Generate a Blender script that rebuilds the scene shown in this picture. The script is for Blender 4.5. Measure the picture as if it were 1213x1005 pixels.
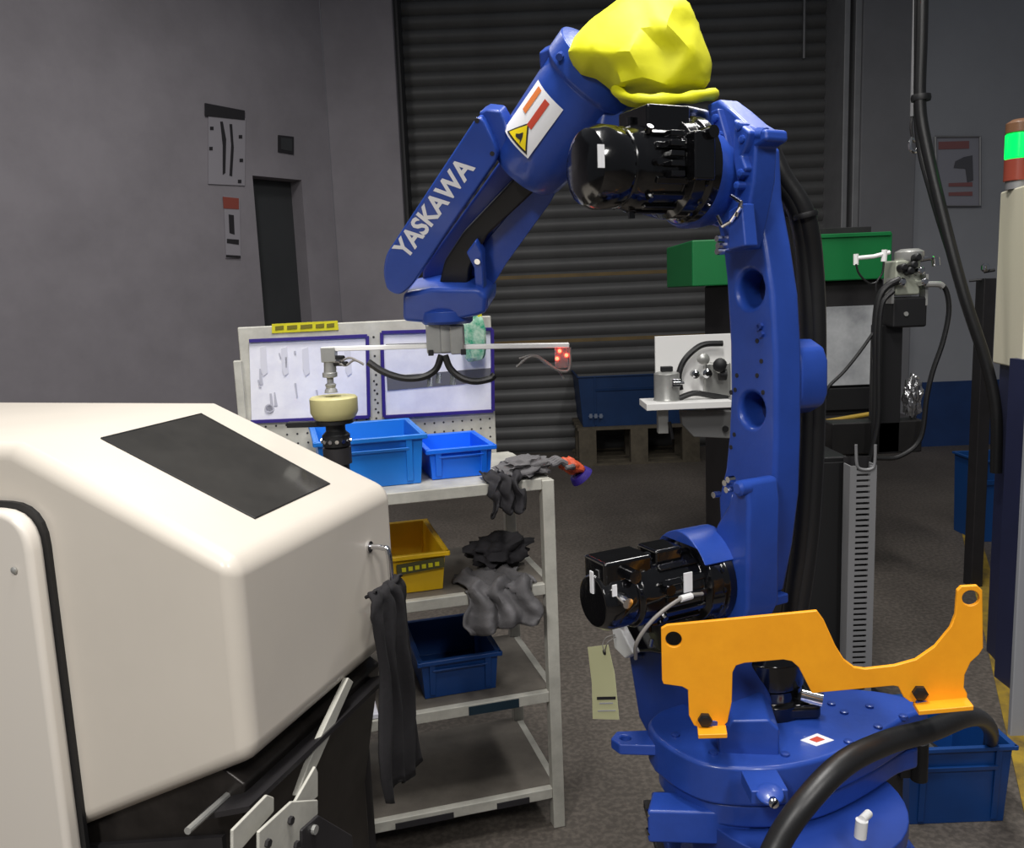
import bpy, bmesh, math, random
from mathutils import Vector, Matrix, noise
from mathutils.geometry import tessellate_polygon
for o in list(bpy.data.objects): bpy.data.objects.remove(o)
S = bpy.context.scene
COL = S.collection
V = Vector
# ------------------------------------------------------------------ camera
FPX, PITCH, ROLL, HC = 1000.0, math.atan(.1525), .04, 1.6
cF = V((0, math.cos(PITCH), -math.sin(PITCH)))
r0, u0 = V((1, 0, 0)), V((0, math.sin(PITCH), math.cos(PITCH)))
cR = r0*math.cos(ROLL) - u0*math.sin(ROLL)
cU = u0*math.cos(ROLL) + r0*math.sin(ROLL)
CAM = V((0, 0, HC))
cd = bpy.data.cameras.new('camera'); cam = bpy.data.objects.new('camera', cd); COL.objects.link(cam)
cd.sensor_width = 36; cd.lens = 36*FPX/1213; cd.clip_start = .05; cd.clip_end = 100
M3 = Matrix((cR, cU, -cF)).transposed()
cam.matrix_world = Matrix.Translation(CAM) @ M3.to_4x4()
S.camera = cam
S.view_settings.view_transform = 'Standard'; S.view_settings.look = 'None'
S.view_settings.gamma = 1; S.view_settings.exposure = 0.1
S.view_settings.use_curve_mapping = False
# ------------------------------------------------------------------ light
w = bpy.data.worlds.new('world'); S.world = w; w.use_nodes = True
w.node_tree.nodes['Background'].inputs[0].default_value = (.85, .9, 1, 1)
w.node_tree.nodes['Background'].inputs[1].default_value = .09
def lamp(loc, sx, sy, power, col=(1, .975, .94), aim=None):
    l = bpy.data.lights.new('hall_lamp', 'AREA'); l.shape = 'RECTANGLE'; l.size = sx; l.size_y = sy
    l.energy = power; l.color = col
    o = bpy.data.objects.new('hall_lamp', l); COL.objects.link(o); o.location = loc
    d = (V(aim)-V(loc)) if aim else V((0, 0, -1))
    o.rotation_euler = d.to_track_quat('-Z', 'Y').to_euler(); return o
lamp((.1, 1.25, 4.2), .4, 1.5, 105)
lamp((-1.3, -1.4, 3.5), .4, 1.4, 108)
lamp((1.1, -1.7, 3.9), .4, 1.4, 85)
lamp((-1.6, 4.4, 4.6), .35, 1.4, 42)
lamp((1.7, 3.4, 4.6), .35, 1.4, 48)
# ------------------------------------------------------------------ pixel <-> world
def ray(x, y): return cF + cR*((x-606.5)/FPX) - cU*((y-502.5)/FPX)
def atY(x, y, Y): d = ray(x, y); return CAM + d*(Y/d.y)
def onz(x, y, z): d = ray(x, y); return CAM + d*((z-HC)/d.z)
def onp(x, y, p0, n): d = ray(x, y); n = V(n); return CAM + d*((V(p0)-CAM).dot(n)/d.dot(n))
def PX(pts, p0, n): return [onp(x, y, p0, n) for x, y in pts]
# ------------------------------------------------------------------ materials
def lin(c): return tuple((x/255/12.92 if x/255 <= .04045 else ((x/255+.055)/1.055)**2.4) for x in c)
def mat(name, rgb, rough=.5, metal=0, coat=0, var=0, vscale=6, bump=0, bscale=60, emit=0, rgb2=None, alpha=1, trans=0, spec=.5):
    m = bpy.data.materials.new(name); m.use_nodes = True
    nt = m.node_tree; b = nt.nodes['Principled BSDF']
    c = lin(rgb)+(1,)
    b.inputs['Base Color'].default_value = c
    b.inputs['Roughness'].default_value = rough; b.inputs['Metallic'].default_value = metal
    b.inputs['Coat Weight'].default_value = coat; b.inputs['Coat Roughness'].default_value = .1
    b.inputs['Alpha'].default_value = alpha; b.inputs['Transmission Weight'].default_value = trans
    b.inputs['Specular IOR Level'].default_value = spec
    if emit:
        b.inputs['Emission Color'].default_value = c; b.inputs['Emission Strength'].default_value = emit
    tc = nt.nodes.new('ShaderNodeTexCoord')
    if var:
        n = nt.nodes.new('ShaderNodeTexNoise'); n.inputs['Scale'].default_value = vscale; n.inputs['Detail'].default_value = 6
        n.inputs['Roughness'].default_value = .65
        mx = nt.nodes.new('ShaderNodeMix'); mx.data_type = 'RGBA'
        c2 = lin(rgb2)+(1,) if rgb2 else tuple(x*(1-var) for x in c[:3])+(1,)
        mx.inputs[6].default_value = c; mx.inputs[7].default_value = c2
        rp = nt.nodes.new('ShaderNodeMapRange'); rp.inputs[1].default_value = .35; rp.inputs[2].default_value = .68
        nt.links.new(tc.outputs['Object'], n.inputs['Vector']); nt.links.new(n.outputs[0], rp.inputs[0])
        nt.links.new(rp.outputs[0], mx.inputs[0]); nt.links.new(mx.outputs[2], b.inputs['Base Color'])
    if bump:
        n2 = nt.nodes.new('ShaderNodeTexNoise'); n2.inputs['Scale'].default_value = bscale; n2.inputs['Detail'].default_value = 4
        bp = nt.nodes.new('ShaderNodeBump'); bp.inputs['Strength'].default_value = bump; bp.inputs['Distance'].default_value = .01
        nt.links.new(tc.outputs['Object'], n2.inputs['Vector']); nt.links.new(n2.outputs[0], bp.inputs['Height'])
        nt.links.new(bp.outputs[0], b.inputs['Normal'])
    return m
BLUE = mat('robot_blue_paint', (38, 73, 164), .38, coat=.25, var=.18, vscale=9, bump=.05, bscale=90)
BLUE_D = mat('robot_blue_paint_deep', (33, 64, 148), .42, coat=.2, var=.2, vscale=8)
YEL = mat('yellow_cover_fabric', (226, 224, 20), .62, var=.1, vscale=7, bump=.08, bscale=25)
ORA = mat('orange_enamel', (250, 168, 28), .45, var=.1, vscale=14, rgb2=(240, 158, 24))
GLOSS = mat('black_gloss', (10, 10, 12), .14, coat=.6, bump=.12, bscale=22)
BLK = mat('black_plastic', (20, 20, 22), .5)
RUB = mat('black_rubber', (24, 24, 25), .42, bump=.05, bscale=40)
CREAM = mat('lathe_cream_paint', (214, 206, 194), .38, var=.05, vscale=3, coat=.1)
CREAM2 = mat('lathe_cream_panel', (220, 213, 203), .4)
SMOKE = mat('smoked_pane', (62, 60, 57), .1, coat=.2, var=.4, vscale=4)
DARKM = mat('dark_machine_metal', (42, 40, 42), .5, var=.3, vscale=9)
DARKB = mat('oily_bed_metal', (58, 54, 52), .35, .5, var=.5, vscale=12)
STEEL = mat('brushed_steel', (186, 186, 182), .35, .55, var=.15, vscale=20)
CHROME = mat('chrome', (220, 220, 222), .12, 1)
WHITE = mat('white_enamel', (244, 243, 241), .45)
LABELW = mat('white_label', (235, 235, 238), .5)
SHELF = mat('shelf_cream_enamel', (196, 194, 184), .5, var=.25, vscale=14)
SHELFTOP = mat('shelf_worn_board', (112, 106, 98), .6, var=.35, vscale=8)
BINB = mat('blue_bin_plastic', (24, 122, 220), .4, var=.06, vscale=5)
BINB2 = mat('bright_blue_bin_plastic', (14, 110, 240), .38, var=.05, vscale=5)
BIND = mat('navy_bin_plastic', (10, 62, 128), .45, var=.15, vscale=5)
BINY = mat('yellow_bin_plastic', (236, 190, 20), .42, var=.1, vscale=8)
GREEN = mat('green_machine_paint', (12, 118, 60), .45, var=.1, vscale=6)
SHEET = mat('paper', (236, 236, 244), .6, var=.12, vscale=16, rgb2=(222, 222, 234))
INKG = mat('grey_ink', (184, 184, 196), .7)
INKD = mat('dark_ink', (38, 36, 40), .7)
PURP = mat('indigo_frame_plastic', (50, 36, 120), .45)
YLAB = mat('yellow_label', (214, 206, 30), .5, var=.2, vscale=30)
OLIVE = mat('olive_ink', (110, 104, 16), .6)
TAGM = mat('pale_yellow_tag_paper', (216, 216, 170), .7)
RAGG = mat('grey_cotton', (104, 102, 104), .85, var=.3, vscale=18, bump=.15, bscale=120)
RAGD = mat('charcoal_cotton', (40, 38, 42), .85, var=.3, vscale=14, bump=.1, bscale=100)
ORNG = mat('orange_rubber', (206, 84, 48), .5, var=.3, vscale=25)
VIOL = mat('violet_rubber', (44, 28, 120), .5)
PUCK = mat('cream_nylon', (206, 198, 142), .45, var=.1, vscale=12)
WOOD = mat('grey_pallet_wood', (92, 84, 70), .8, var=.35, vscale=14)
WALLP = mat('grey_plaster', (152, 147, 153), .8, var=.22, vscale=1.3, bump=.05, bscale=30)
WALLR = mat('grey_wall_panel', (158, 160, 166), .6, var=.1, vscale=1.2)
DADO = mat('blue_dado_paint', (26, 58, 110), .6, var=.25, vscale=3)
SLAT = mat('shutter_grey_paint', (98, 98, 98), .5, var=.25, vscale=2)
SLATY = mat('shutter_ochre_stripe', (112, 88, 34), .55, var=.35, vscale=5)
DOORM = mat('steel_door_paint', (58, 60, 62), .6, var=.15, vscale=2)
TRIMM = mat('galvanised_guide', (150, 150, 152), .5, .3, var=.15, vscale=5)
TRIMD = mat('dark_guide', (52, 52, 54), .6)
REDL = mat('red_led', (255, 60, 40), .4, emit=14)
GRNL = mat('green_beacon_lens', (0, 205, 70), .2, emit=2.2)
AMBL = mat('amber_beacon_lens', (128, 92, 66), .35)
REDB = mat('red_beacon_lens', (152, 70, 54), .3)
CABC = mat('cabinet_cream', (226, 220, 196), .5)
CABN = mat('cabinet_navy', (34, 40, 74), .5, var=.2, vscale=4)
CABG = mat('cabinet_grey_edge', (150, 152, 158), .45)
CLEAR = mat('clear_plastic', (200, 206, 206), .12, trans=.75)
FOIL = mat('foil_wrap', (150, 150, 152), .22, .85, bump=.6, bscale=40)
GRNPK = mat('green_packet_film', (20, 150, 110), .22, coat=.5, var=.6, vscale=30, rgb2=(200, 220, 200))
GLASSP = mat('painted_reflection_panel', (206, 208, 210), .25, var=.5, vscale=2.2, rgb2=(140, 142, 146))  # pale and grey noise patches put the panel's reflection into its colour
REDT = mat('red_print', (196, 70, 50), .6)
ORT = mat('orange_print', (214, 120, 60), .6)
SIGNP = mat('pale_sign', (146, 146, 156), .6)
SIGNL = mat('dim_sign_sheet', (160, 156, 163), .7)
FLINE = mat('worn_yellow_floor_paint', (176, 146, 44), .7, var=.5, vscale=9, rgb2=(110, 92, 50))
FOAMW = mat('white_connector_plastic', (225, 225, 225), .4)
WIRE = mat('grey_wire', (128, 124, 120), .45)
GUTTER = mat('grey_duct_plastic', (136, 136, 138), .5)
# floor
def floor_mat():
    m = mat('worn_concrete', (98, 91, 84), .6, var=.3, vscale=1.1, rgb2=(80, 74, 68)); nt = m.node_tree
    b = nt.nodes['Principled BSDF']; src = b.inputs['Base Color'].links[0].from_socket
    n = nt.nodes.new('ShaderNodeTexNoise'); n.inputs['Scale'].default_value = 55; n.inputs['Detail'].default_value = 4
    r = nt.nodes.new('ShaderNodeMapRange'); r.inputs[1].default_value = .42; r.inputs[2].default_value = .62; r.inputs[3].default_value = .78; r.inputs[4].default_value = 1.25
    tc = [x for x in nt.nodes if x.type == 'TEX_COORD'][0]
    mx = nt.nodes.new('ShaderNodeMix'); mx.data_type = 'RGBA'; mx.blend_type = 'MULTIPLY'; mx.inputs[0].default_value = 1
    nt.links.new(tc.outputs['Object'], n.inputs['Vector']); nt.links.new(n.outputs[0], r.inputs[0])
    nt.links.new(src, mx.inputs[6]); nt.links.new(r.outputs[0], mx.inputs[7]); nt.links.new(mx.outputs[2], b.inputs['Base Color'])
    bp = nt.nodes.new('ShaderNodeBump'); bp.inputs['Strength'].default_value = .25; bp.inputs['Distance'].default_value = .004
    nt.links.new(n.outputs[0], bp.inputs['Height']); nt.links.new(bp.outputs[0], b.inputs['Normal'])
    return m
FLOORM = floor_mat()
# ------------------------------------------------------------------ mesh building
def perp(a):
    a = a.normalized(); t = V((0, 0, 1)) if abs(a.z) < .9 else V((1, 0, 0))
    u = a.cross(t).normalized(); return u, a.cross(u).normalized()
def spline(pts, n=8):
    pts = [V(p) for p in pts]; out = []
    P = [pts[0]*2-pts[1]]+pts+[pts[-1]*2-pts[-2]]
    for i in range(1, len(P)-2):
        for k in range(n):
            t = k/n; a, b, c, d = P[i-1:i+3]
            out.append(.5*((2*b)+(c-a)*t+(2*a-5*b+4*c-d)*t*t+(3*b-a-3*c+d)*t**3))
    return out+[pts[-1]]
class MB:
    def __init__(s, M=None): s.v = []; s.f = []; s.M = M
    def add(s, vs, fs):
        o = len(s.v); s.v += [V(x) if s.M is None else s.M @ V(x) for x in vs]
        s.f += [tuple(i+o for i in f) for f in fs]; return s
    def hexa(s, a):  # 8 corners: bottom loop 4, top loop 4
        return s.add(a, [(3, 2, 1, 0), (4, 5, 6, 7), (0, 1, 5, 4), (1, 2, 6, 5), (2, 3, 7, 6), (3, 0, 4, 7)])
    def box(s, x0, x1, y0, y1, z0, z1):
        return s.hexa([(x0, y0, z0), (x1, y0, z0), (x1, y1, z0), (x0, y1, z0), (x0, y0, z1), (x1, y0, z1), (x1, y1, z1), (x0, y1, z1)])
    def obox(s, c, ax, ay, az):  # centre, three half vectors
        c, ax, ay, az = V(c), V(ax), V(ay), V(az)
        return s.hexa([c-ax-ay-az, c+ax-ay-az, c+ax+ay-az, c-ax+ay-az, c-ax-ay+az, c+ax-ay+az, c+ax+ay+az, c-ax+ay+az])
    def bar(s, p0, p1, wid, thk, up=(0, 0, 1)):
        p0, p1 = V(p0), V(p1); a = (p1-p0); d = a.normalized(); u = V(up); u = (u-d*u.dot(d)).normalized(); q = d.cross(u)
        return s.obox((p0+p1)/2, a/2, q*wid/2, u*thk/2)
    def lathe(s, prof, p0, ax, seg=28):  # prof: (radius, distance along axis)
        p0 = V(p0); ax = V(ax).normalized(); u, v = perp(ax); vs = []; fs = []
        for r, h in prof:
            for k in range(seg):
                t = 2*math.pi*k/seg; vs.append(p0+ax*h+(u*math.cos(t)+v*math.sin(t))*max(r, 1e-4))
        for i in range(len(prof)-1):
            for k in range(seg):
                a, b = i*seg+k, i*seg+(k+1) % seg; fs.append((a, b, b+seg, a+seg))
        n = len(prof)-1
        if prof[0][0] > 1e-3: fs.append(tuple(range(seg))[::-1])
        if prof[-1][0] > 1e-3: fs.append(tuple(n*seg+k for k in range(seg)))
        return s.add(vs, fs)
    def cyl(s, p0, p1, r, r1=None, seg=20):
        p0, p1 = V(p0), V(p1); return s.lathe([(r, 0), (r if r1 is None else r1, (p1-p0).length)], p0, p1-p0, seg)
    def tube(s, pts, r, seg=10, n=8, rf=None):
        P = spline(pts, n) if n > 1 and len(pts) > 2 else [V(p) for p in pts]
        u = None; vs = []; fs = []; m = len(P)
        for i, p in enumerate(P):
            t = (P[min(i+1, m-1)]-P[max(i-1, 0)]).normalized()
            if u is None: u, _ = perp(t)
            u = (u-t*u.dot(t)).normalized(); v = t.cross(u)
            rr = r*(rf(i/(m-1)) if rf else 1)
            for k in range(seg):
                a = 2*math.pi*k/seg; vs.append(p+(u*math.cos(a)+v*math.sin(a))*rr)
        for i in range(m-1):
            for k in range(seg):
                a, b = i*seg+k, i*seg+(k+1) % seg; fs.append((a, b, b+seg, a+seg))
        fs.append(tuple(range(seg))[::-1]); fs.append(tuple((m-1)*seg+k for k in range(seg)))
        return s.add(vs, fs)
    def prism(s, pts, vec, holes=()):
        vec = V(vec); loops = [[V(p) for p in pts]]+[[V(p) for p in h] for h in holes]
        flat = [p for l in loops for p in l]; N = len(flat)
        tris = tessellate_polygon(loops)
        nn = sum(((flat[b]-flat[a]).cross(flat[c]-flat[a]) for a, b, c in tris), V())
        fs = []
        for t in tris:
            a, b, c = t
            f = (a, b, c); g = (flat[b]-flat[a]).cross(flat[c]-flat[a])
            if g.dot(vec) > 0: f = (c, b, a)
            fs.append(f); fs.append(tuple(i+N for i in f[::-1]))
        o = 0
        for l in loops:
            n = len(l)
            for k in range(n):
                a, b = o+k, o+(k+1) % n; fs.append((a, b, b+N, a+N))
            o += n
        return s.add(flat+[p+vec for p in flat], fs)
def circ(c, ax, r, n=20):
    u, v = perp(V(ax)); return [V(c)+(u*math.cos(2*math.pi*k/n)+v*math.sin(2*math.pi*k/n))*r for k in range(n)]
def rnd(pts, r=.02, n=4):  # round the corners of a 3-D polygon
    out = []; m = len(pts)
    for i in range(m):
        a, b, c = V(pts[i-1]), V(pts[i]), V(pts[(i+1) % m])
        d1, d2 = (a-b), (c-b); k = min(r, d1.length*.45, d2.length*.45)
        p, q = b+d1.normalized()*k, b+d2.normalized()*k
        for j in range(n+1):
            t = j/n; out.append(p*(1-t)**2+b*2*t*(1-t)+q*t*t)
    return out
ORG = {}
def nm_clamp(n): return n not in ('lower_arm', 'lifting_ear', 'mounting_bracket')
def root(name, loc, label, cat, group=None):
    o = bpy.data.objects.new(name, None); COL.objects.link(o); o.location = loc; o.empty_display_size = .1
    o['label'] = label; o['category'] = cat
    if group: o['group'] = group
    ORG[o.name] = V(loc); return o
def obj(name, mb, m, parent=None, bevel=0, seg=2, smooth=35, label=None, kind=None, base=None):
    if parent is not None: org = ORG[parent.name]
    else:
        org = V(base) if base is not None else V((0, 0, 0))
    me = bpy.data.meshes.new(name); me.from_pydata([tuple(v-org) for v in mb.v], [], mb.f)
    bm = bmesh.new(); bm.from_mesh(me); bmesh.ops.remove_doubles(bm, verts=bm.verts, dist=1e-5)
    if bevel: bmesh.ops.dissolve_limit(bm, angle_limit=.01, verts=bm.verts, edges=bm.edges)
    bmesh.ops.recalc_face_normals(bm, faces=bm.faces); bm.to_mesh(me); bm.free()
    me.materials.append(m)
    if smooth:
        me.polygons.foreach_set('use_smooth', [True]*len(me.polygons)); me.set_sharp_from_angle(angle=math.radians(smooth))
    o = bpy.data.objects.new(name, me); COL.objects.link(o)
    if parent is not None: o.parent = parent
    else: o.location = org
    ORG[o.name] = org
    if bevel:
        b = o.modifiers.new('bevel', 'BEVEL'); b.width = bevel; b.segments = seg; b.limit_method = 'ANGLE'; b.angle_limit = math.radians(38)
        b.harden_normals = bool(smooth); b.use_clamp_overlap = nm_clamp(name)
    if label: o['label'] = label
    if kind: o['kind'] = kind
    return o
def tag(o, label, cat, group=None):
    o['label'] = label; o['category'] = cat
    if group: o['group'] = group
    return o
def text_mb(s, O, X, Y, thick=.0008, bold=.012):
    """letters of s filling the box O..O+X..O+X+Y"""
    c = bpy.data.curves.new('text', 'FONT'); c.body = s; c.size = 1; c.offset = bold; c.resolution_u = 3; c.fill_mode = 'FRONT'
    t = bpy.data.objects.new('text', c); COL.objects.link(t); bpy.context.view_layer.update()
    me = bpy.data.meshes.new_from_object(t.evaluated_get(bpy.context.evaluated_depsgraph_get()))
    bpy.data.objects.remove(t); bpy.data.curves.remove(c)
    xs = [v.co.x for v in me.vertices]; ys = [v.co.y for v in me.vertices]
    x0, y0, sx, sy = min(xs), min(ys), max(xs)-min(xs), max(ys)-min(ys)
    N = V(X).cross(V(Y)).normalized()*thick
    mb = MB(); mb.add([V(O)+V(X)*((v.co.x-x0)/sx)+V(Y)*((v.co.y-y0)/sy)+N for v in me.vertices], [tuple(p.vertices) for p in me.polygons])
    bpy.data.meshes.remove(me); return mb
def drape(prof, ud, width, amp=.012, seed=0, nu=26, nv=30, thick=.006, flare=0.0, ragged=.02):
    P = spline(prof, 10); n = len(P)-1; ud = V(ud).normalized(); mb = MB(); vs = []; fs = []
    for j in range(nv+1):
        t = j/nv; q = t*n; i = min(int(q), n-1); p = P[i].lerp(P[i+1], q-i); tan = (P[i+1]-P[i]).normalized(); nn = ud.cross(tan)
        for k in range(nu+1):
            s = k/nu-.5; ww = width*(1+flare*t)
            ph = 2*math.pi*(s*3.1+seed*.37)+1.5*math.sin(3*t+seed)
            off = amp*(math.sin(ph)*(.3+t)+.8*noise.noise(V((s*6+seed*3, t*5, seed)))+.4*noise.noise(V((s*17, t*14, seed+5))))
            e = ragged*noise.noise(V((s*4, seed*2.1, 3)))*t + (abs(s)*2)**3*ragged*noise.noise(V((t*7, seed, 9)))
            vs.append(p+ud*(s*ww+ragged*noise.noise(V((t*4, s*2, seed+2))))+nn*off+tan*e)
    W = nu+1; N = len(vs)
    for j in range(nv):
        for k in range(nu): a = j*W+k; fs.append((a, a+1, a+1+W, a+W))
    mb.add(vs, fs); return mb
def solid(o, t):
    m = o.modifiers.new('solid', 'SOLIDIFY'); m.thickness = t; m.offset = 0; return o
def lump(c, ax, ay, az, seed=0, amp=.15, sub=4, freq=2.2, sq=1.0):
    bm = bmesh.new(); bmesh.ops.create_icosphere(bm, subdivisions=sub, radius=1); mb = MB(); vs = []
    for v in bm.verts:
        d = v.co.normalized(); k = 1+amp*(noise.noise(d*freq+V((seed, seed*2, 0)))+.6*abs(noise.noise(d*freq*2.3+V((seed*3, 1, seed))))) 
        d = V([math.copysign(abs(x)**sq, x) for x in d])
        vs.append(V(c)+(V(ax)*d.x+V(ay)*d.y+V(az)*d.z)*k)
    mb.add(vs, [tuple(v.index for v in f.verts) for f in bm.faces]); bm.free(); return mb
def settle(mb, z):
    for p in mb.v: p.z = max(p.z, z)
    return mb
def frame(loc, ang, scale=1):  # local -> world, rotated about z (deg)
    return Matrix.Translation(V(loc)) @ Matrix.Rotation(math.radians(ang), 4, 'Z')
Z = V((0, 0, 1))
# ================================================================== SETTING
fl = MB().box(-8, 8, -4, 11, -.1, 0); floor = obj('floor', fl, FLOORM, kind='structure', smooth=0)
YD = 8.4
yl = MB(); a, b = onz(1152, 640, .002), onz(1206, 850, .002); d = (b-a).normalized()
yl.bar(a-d*.2, b+d*.9, .1, .004); obj('floor_line', yl, FLINE, floor, smooth=0)
# back wall: left of the shutter, right of it, above it
xl, xr = atY(478, 250, 8.0).x, atY(1000, 250, 8.0).x
XC = atY(392, 200, 8.0).x
pl = MB().box(XC, xl, 8.0, YD+.35, 0, 5.2); obj('wall_back', pl, WALLP, kind='structure', smooth=0, bevel=.01)
xb = atY(1080, 250, 8.0).x
pr = MB().box(xr+.12, xb, 7.95, YD+.35, 0, 5.2); obj('trim_1', pr, mat('grey_column_paint', (128, 128, 132), .65, var=.15, vscale=1.5), kind='structure', smooth=0, bevel=.01)
lt = MB().box(xl, xr+.12, YD+.1, YD+.35, 4.7, 5.2); obj('wall_lintel', lt, WALLP, kind='structure', smooth=0)
zd = atY(1120, 452, 8.0).z
wr = MB().box(xb, 8, 8.0, YD+.35, 0, 5.2); wro = obj('wall_right', wr, WALLR, kind='structure', smooth=0)
obj('dado_band', MB().box(xb+.0, 8, 7.985, 8.0, 0, zd), DADO, wro, smooth=0)
# left wall
wd = V((-math.cos(math.radians(50)), -math.sin(math.radians(50)), 0)); wn = V((wd.y, -wd.x, 0))  # wn faces the hall
if wn.dot(V((1, -1, 0))) < 0: wn = -wn
wp = V((XC, 8.0, 0)); Wp = wp
def onwall(x, y, off=.0): return onp(x, y, wp+wn*off, wn)
dz = onwall(300, 208).z; sA = (onwall(357, 212)-wp).dot(wd); sB = (onwall(299, 208)-wp).dot(wd)
wl = MB()
def wseg(s0, s1, z0, z1): wl.hexa([wp+wd*s0+Z*z0, wp+wd*s1+Z*z0, wp+wd*s1-wn*.25+Z*z0, wp+wd*s0-wn*.25+Z*z0, wp+wd*s0+Z*z1, wp+wd*s1+Z*z1, wp+wd*s1-wn*.25+Z*z1, wp+wd*s0-wn*.25+Z*z1])
wseg(0, sA, 0, dz); wseg(sB, 7.5, 0, dz); wseg(0, 7.5, dz, 5.2)
obj('wall_left', wl, WALLP, kind='structure', smooth=0)
dr = MB().hexa([wp+wd*sA-wn*.16+Z*0, wp+wd*sB-wn*.16, wp+wd*sB-wn*.22, wp+wd*sA-wn*.22]+[p+Z*dz for p in (wp+wd*sA-wn*.16, wp+wd*sB-wn*.16, wp+wd*sB-wn*.22, wp+wd*sA-wn*.22)])
d2 = obj('door_2', dr, DOORM, kind='structure', smooth=0)
hp = wp+wd*(sA+.12)-wn*.14+Z*1.05
obj('door_handle', MB().bar(hp, hp+wd*.14, .025, .025).cyl(hp-wn*.03, hp+wn*.01, .015, seg=10), STEEL, d2)
# roller shutter (door_1) with single slats
dfr = MB().box(xl, xr+.12, YD+.07, YD+.09, 0, 4.75); door = obj('door_1', dfr, TRIMD, kind='structure', smooth=0)
pitch = .128; prof = [(0, 0), (.012, -.012), (.040, -.034), (.075, -.040), (.105, -.030), (.122, -.006), (.128, 0)]
x0, x1 = xl+.03, xr+.06
sm = MB().add([(x, y, z) for x in (0, x1-x0) for z, y in prof], [(i, i+1, i+8, i+7) for i in range(6)]+[(0, 7, 13, 6)])
mes = {}
zY = [atY(700, 325, YD).z, atY(700, 407, YD).z, atY(700, 452, YD).z]
def slat_me(m, nm):
    me = bpy.data.meshes.new('slat'); me.from_pydata([tuple(v) for v in sm.v], [], sm.f); me.materials.append(m)
    me.polygons.foreach_set('use_smooth', [True]*len(me.polygons)); me.set_sharp_from_angle(angle=math.radians(50)); return me
msl = slat_me(SLAT, 's'); 
for i in range(37):
    o = bpy.data.objects.new('slat', msl); COL.objects.link(o); o.parent = door; o.location = (x0, YD+.065, .02+i*pitch)
for z in zY[:2]:
    i = int((z-.02)/pitch); zz = .02+i*pitch
    obj('painted_stripe', MB().hexa([(x0+.02, YD+.0235, zz+.07), (xr-.1, YD+.0235, zz+.07), (xr-.1, YD+.026, zz+.07), (x0+.02, YD+.026, zz+.07), (x0+.02, YD+.0285, zz+.105), (xr-.1, YD+.0285, zz+.105), (xr-.1, YD+.033, zz+.105), (x0+.02, YD+.033, zz+.105)]), SLATY, door, smooth=0, label='ochre painted stripe on the shutter')
gx = atY(962, 0, 8.2).x; gz = atY(962, 62, 8.2).z
obj('pull_rod', MB().cyl((gx, YD+.0, gz), (gx, YD+.0, 4.7), .012, seg=8), TRIMM, door)
g1 = MB().box(xr-.03, xr+.02, 7.99, YD+.1, 0, 4.75).box(xr+.06, xr+.12, 7.97, YD+.06, 0, 4.75); obj('trim_2', g1, TRIMM, kind='structure', smooth=0, bevel=.006)
obj('trim_3', MB().box(xr+.02, xr+.06, 8.05, YD+.1, 0, 4.75), TRIMD, kind='structure', smooth=0)
obj('trim_4', MB().box(xl, xl+.035, 8.1, YD+.1, 0, 4.75), TRIMD, kind='structure', smooth=0)
# ------------------------------------------------------------------ things on the walls
def wall_quad(pts, off, t=.008):
    P = [onwall(x, y, off) for x, y in pts]; return MB().prism(P, -wn*t)
P = root('tool_poster', onwall(268, 172), 'faded wall chart with dark header strip and two long tool shapes left of doorway', 'poster')
obj('sheet', wall_quad([(247, 134), (291, 140), (290, 220), (247, 218)], .012), SIGNL, P, smooth=0)
obj('header_strip', wall_quad([(243, 122), (290, 131), (290, 142), (243, 137)], .02), INKD, P, smooth=0, label='dark header strip')
obj('tool_shape', wall_quad([(261, 144), (264, 144), (268, 165), (267, 205), (264, 207), (264, 172)], .016, .003), INKD, P, smooth=0)
obj('tool_shape', wall_quad([(272, 147), (275, 147), (277, 175), (275, 209), (272, 208), (274, 172)], .016, .003), INKD, P, smooth=0)
for k, (x, y) in enumerate([(251, 152), (285, 162), (250, 176), (284, 215), (286, 190)]):
    obj('ink_mark', wall_quad([(x-2, y-2), (x+2, y-2), (x+2, y+2), (x-2, y+2)], .016, .003), INKD, P, smooth=0)
P = root('notice_sheet', onwall(275, 270), 'narrow wall notice with an orange-red heading below the tool chart', 'notice')
obj('sheet', wall_quad([(265, 232), (284, 235), (285, 306), (268, 306)], .012), SIGNL, P, smooth=0)
obj('heading', wall_quad([(264, 233), (283, 235), (283, 248), (265, 247)], .016, .003), mat('faded_red_print', (150, 74, 62), .7), P, smooth=0, label='orange-red heading block')
obj('picture', wall_quad([(271, 254), (277, 255), (278, 278), (272, 276)], .016, .003), INKD, P, smooth=0)
obj('caption', wall_quad([(269, 283), (283, 284), (283, 290), (269, 288)], .016, .003), INKD, P, smooth=0)
obj('caption', wall_quad([(268, 302), (285, 303), (285, 306), (268, 305)], .016, .003), INKD, P, smooth=0)
P = root('door_sign', onwall(339, 172), 'small dark square sign above the doorway', 'sign')
obj('plate', wall_quad([(330, 160), (348, 162), (348, 183), (330, 180)], .012, .012), INKD, P, smooth=0)
obj('border', wall_quad([(333, 163), (346, 164.5), (346, 179.5), (333, 177)], .015, .004), DOORM, P, smooth=0)
yw = 7.985
def wq(pts, y, t=.006): return MB().prism([atY(px, py, y) for px, py in pts], (0, t, 0))
FADR = mat('faded_poster_red', (140, 92, 92), .7); FADK = mat('faded_poster_grey', (84, 84, 90), .7)
P = root('machine_poster', atY(1135, 203, yw), 'pale safety poster with red heading and a machine picture on the right wall', 'poster')
obj('backing', wq([(1108, 162), (1161, 162), (1161, 244), (1110, 244)], yw-.006), SIGNP, P, smooth=0)
obj('frame', MB().tube([atY(px, py, yw-.012) for px, py in [(1108, 162), (1161, 162), (1161, 244), (1110, 244), (1108, 162)]], .012, 6, 1), TRIMM, P, smooth=0)
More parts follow.
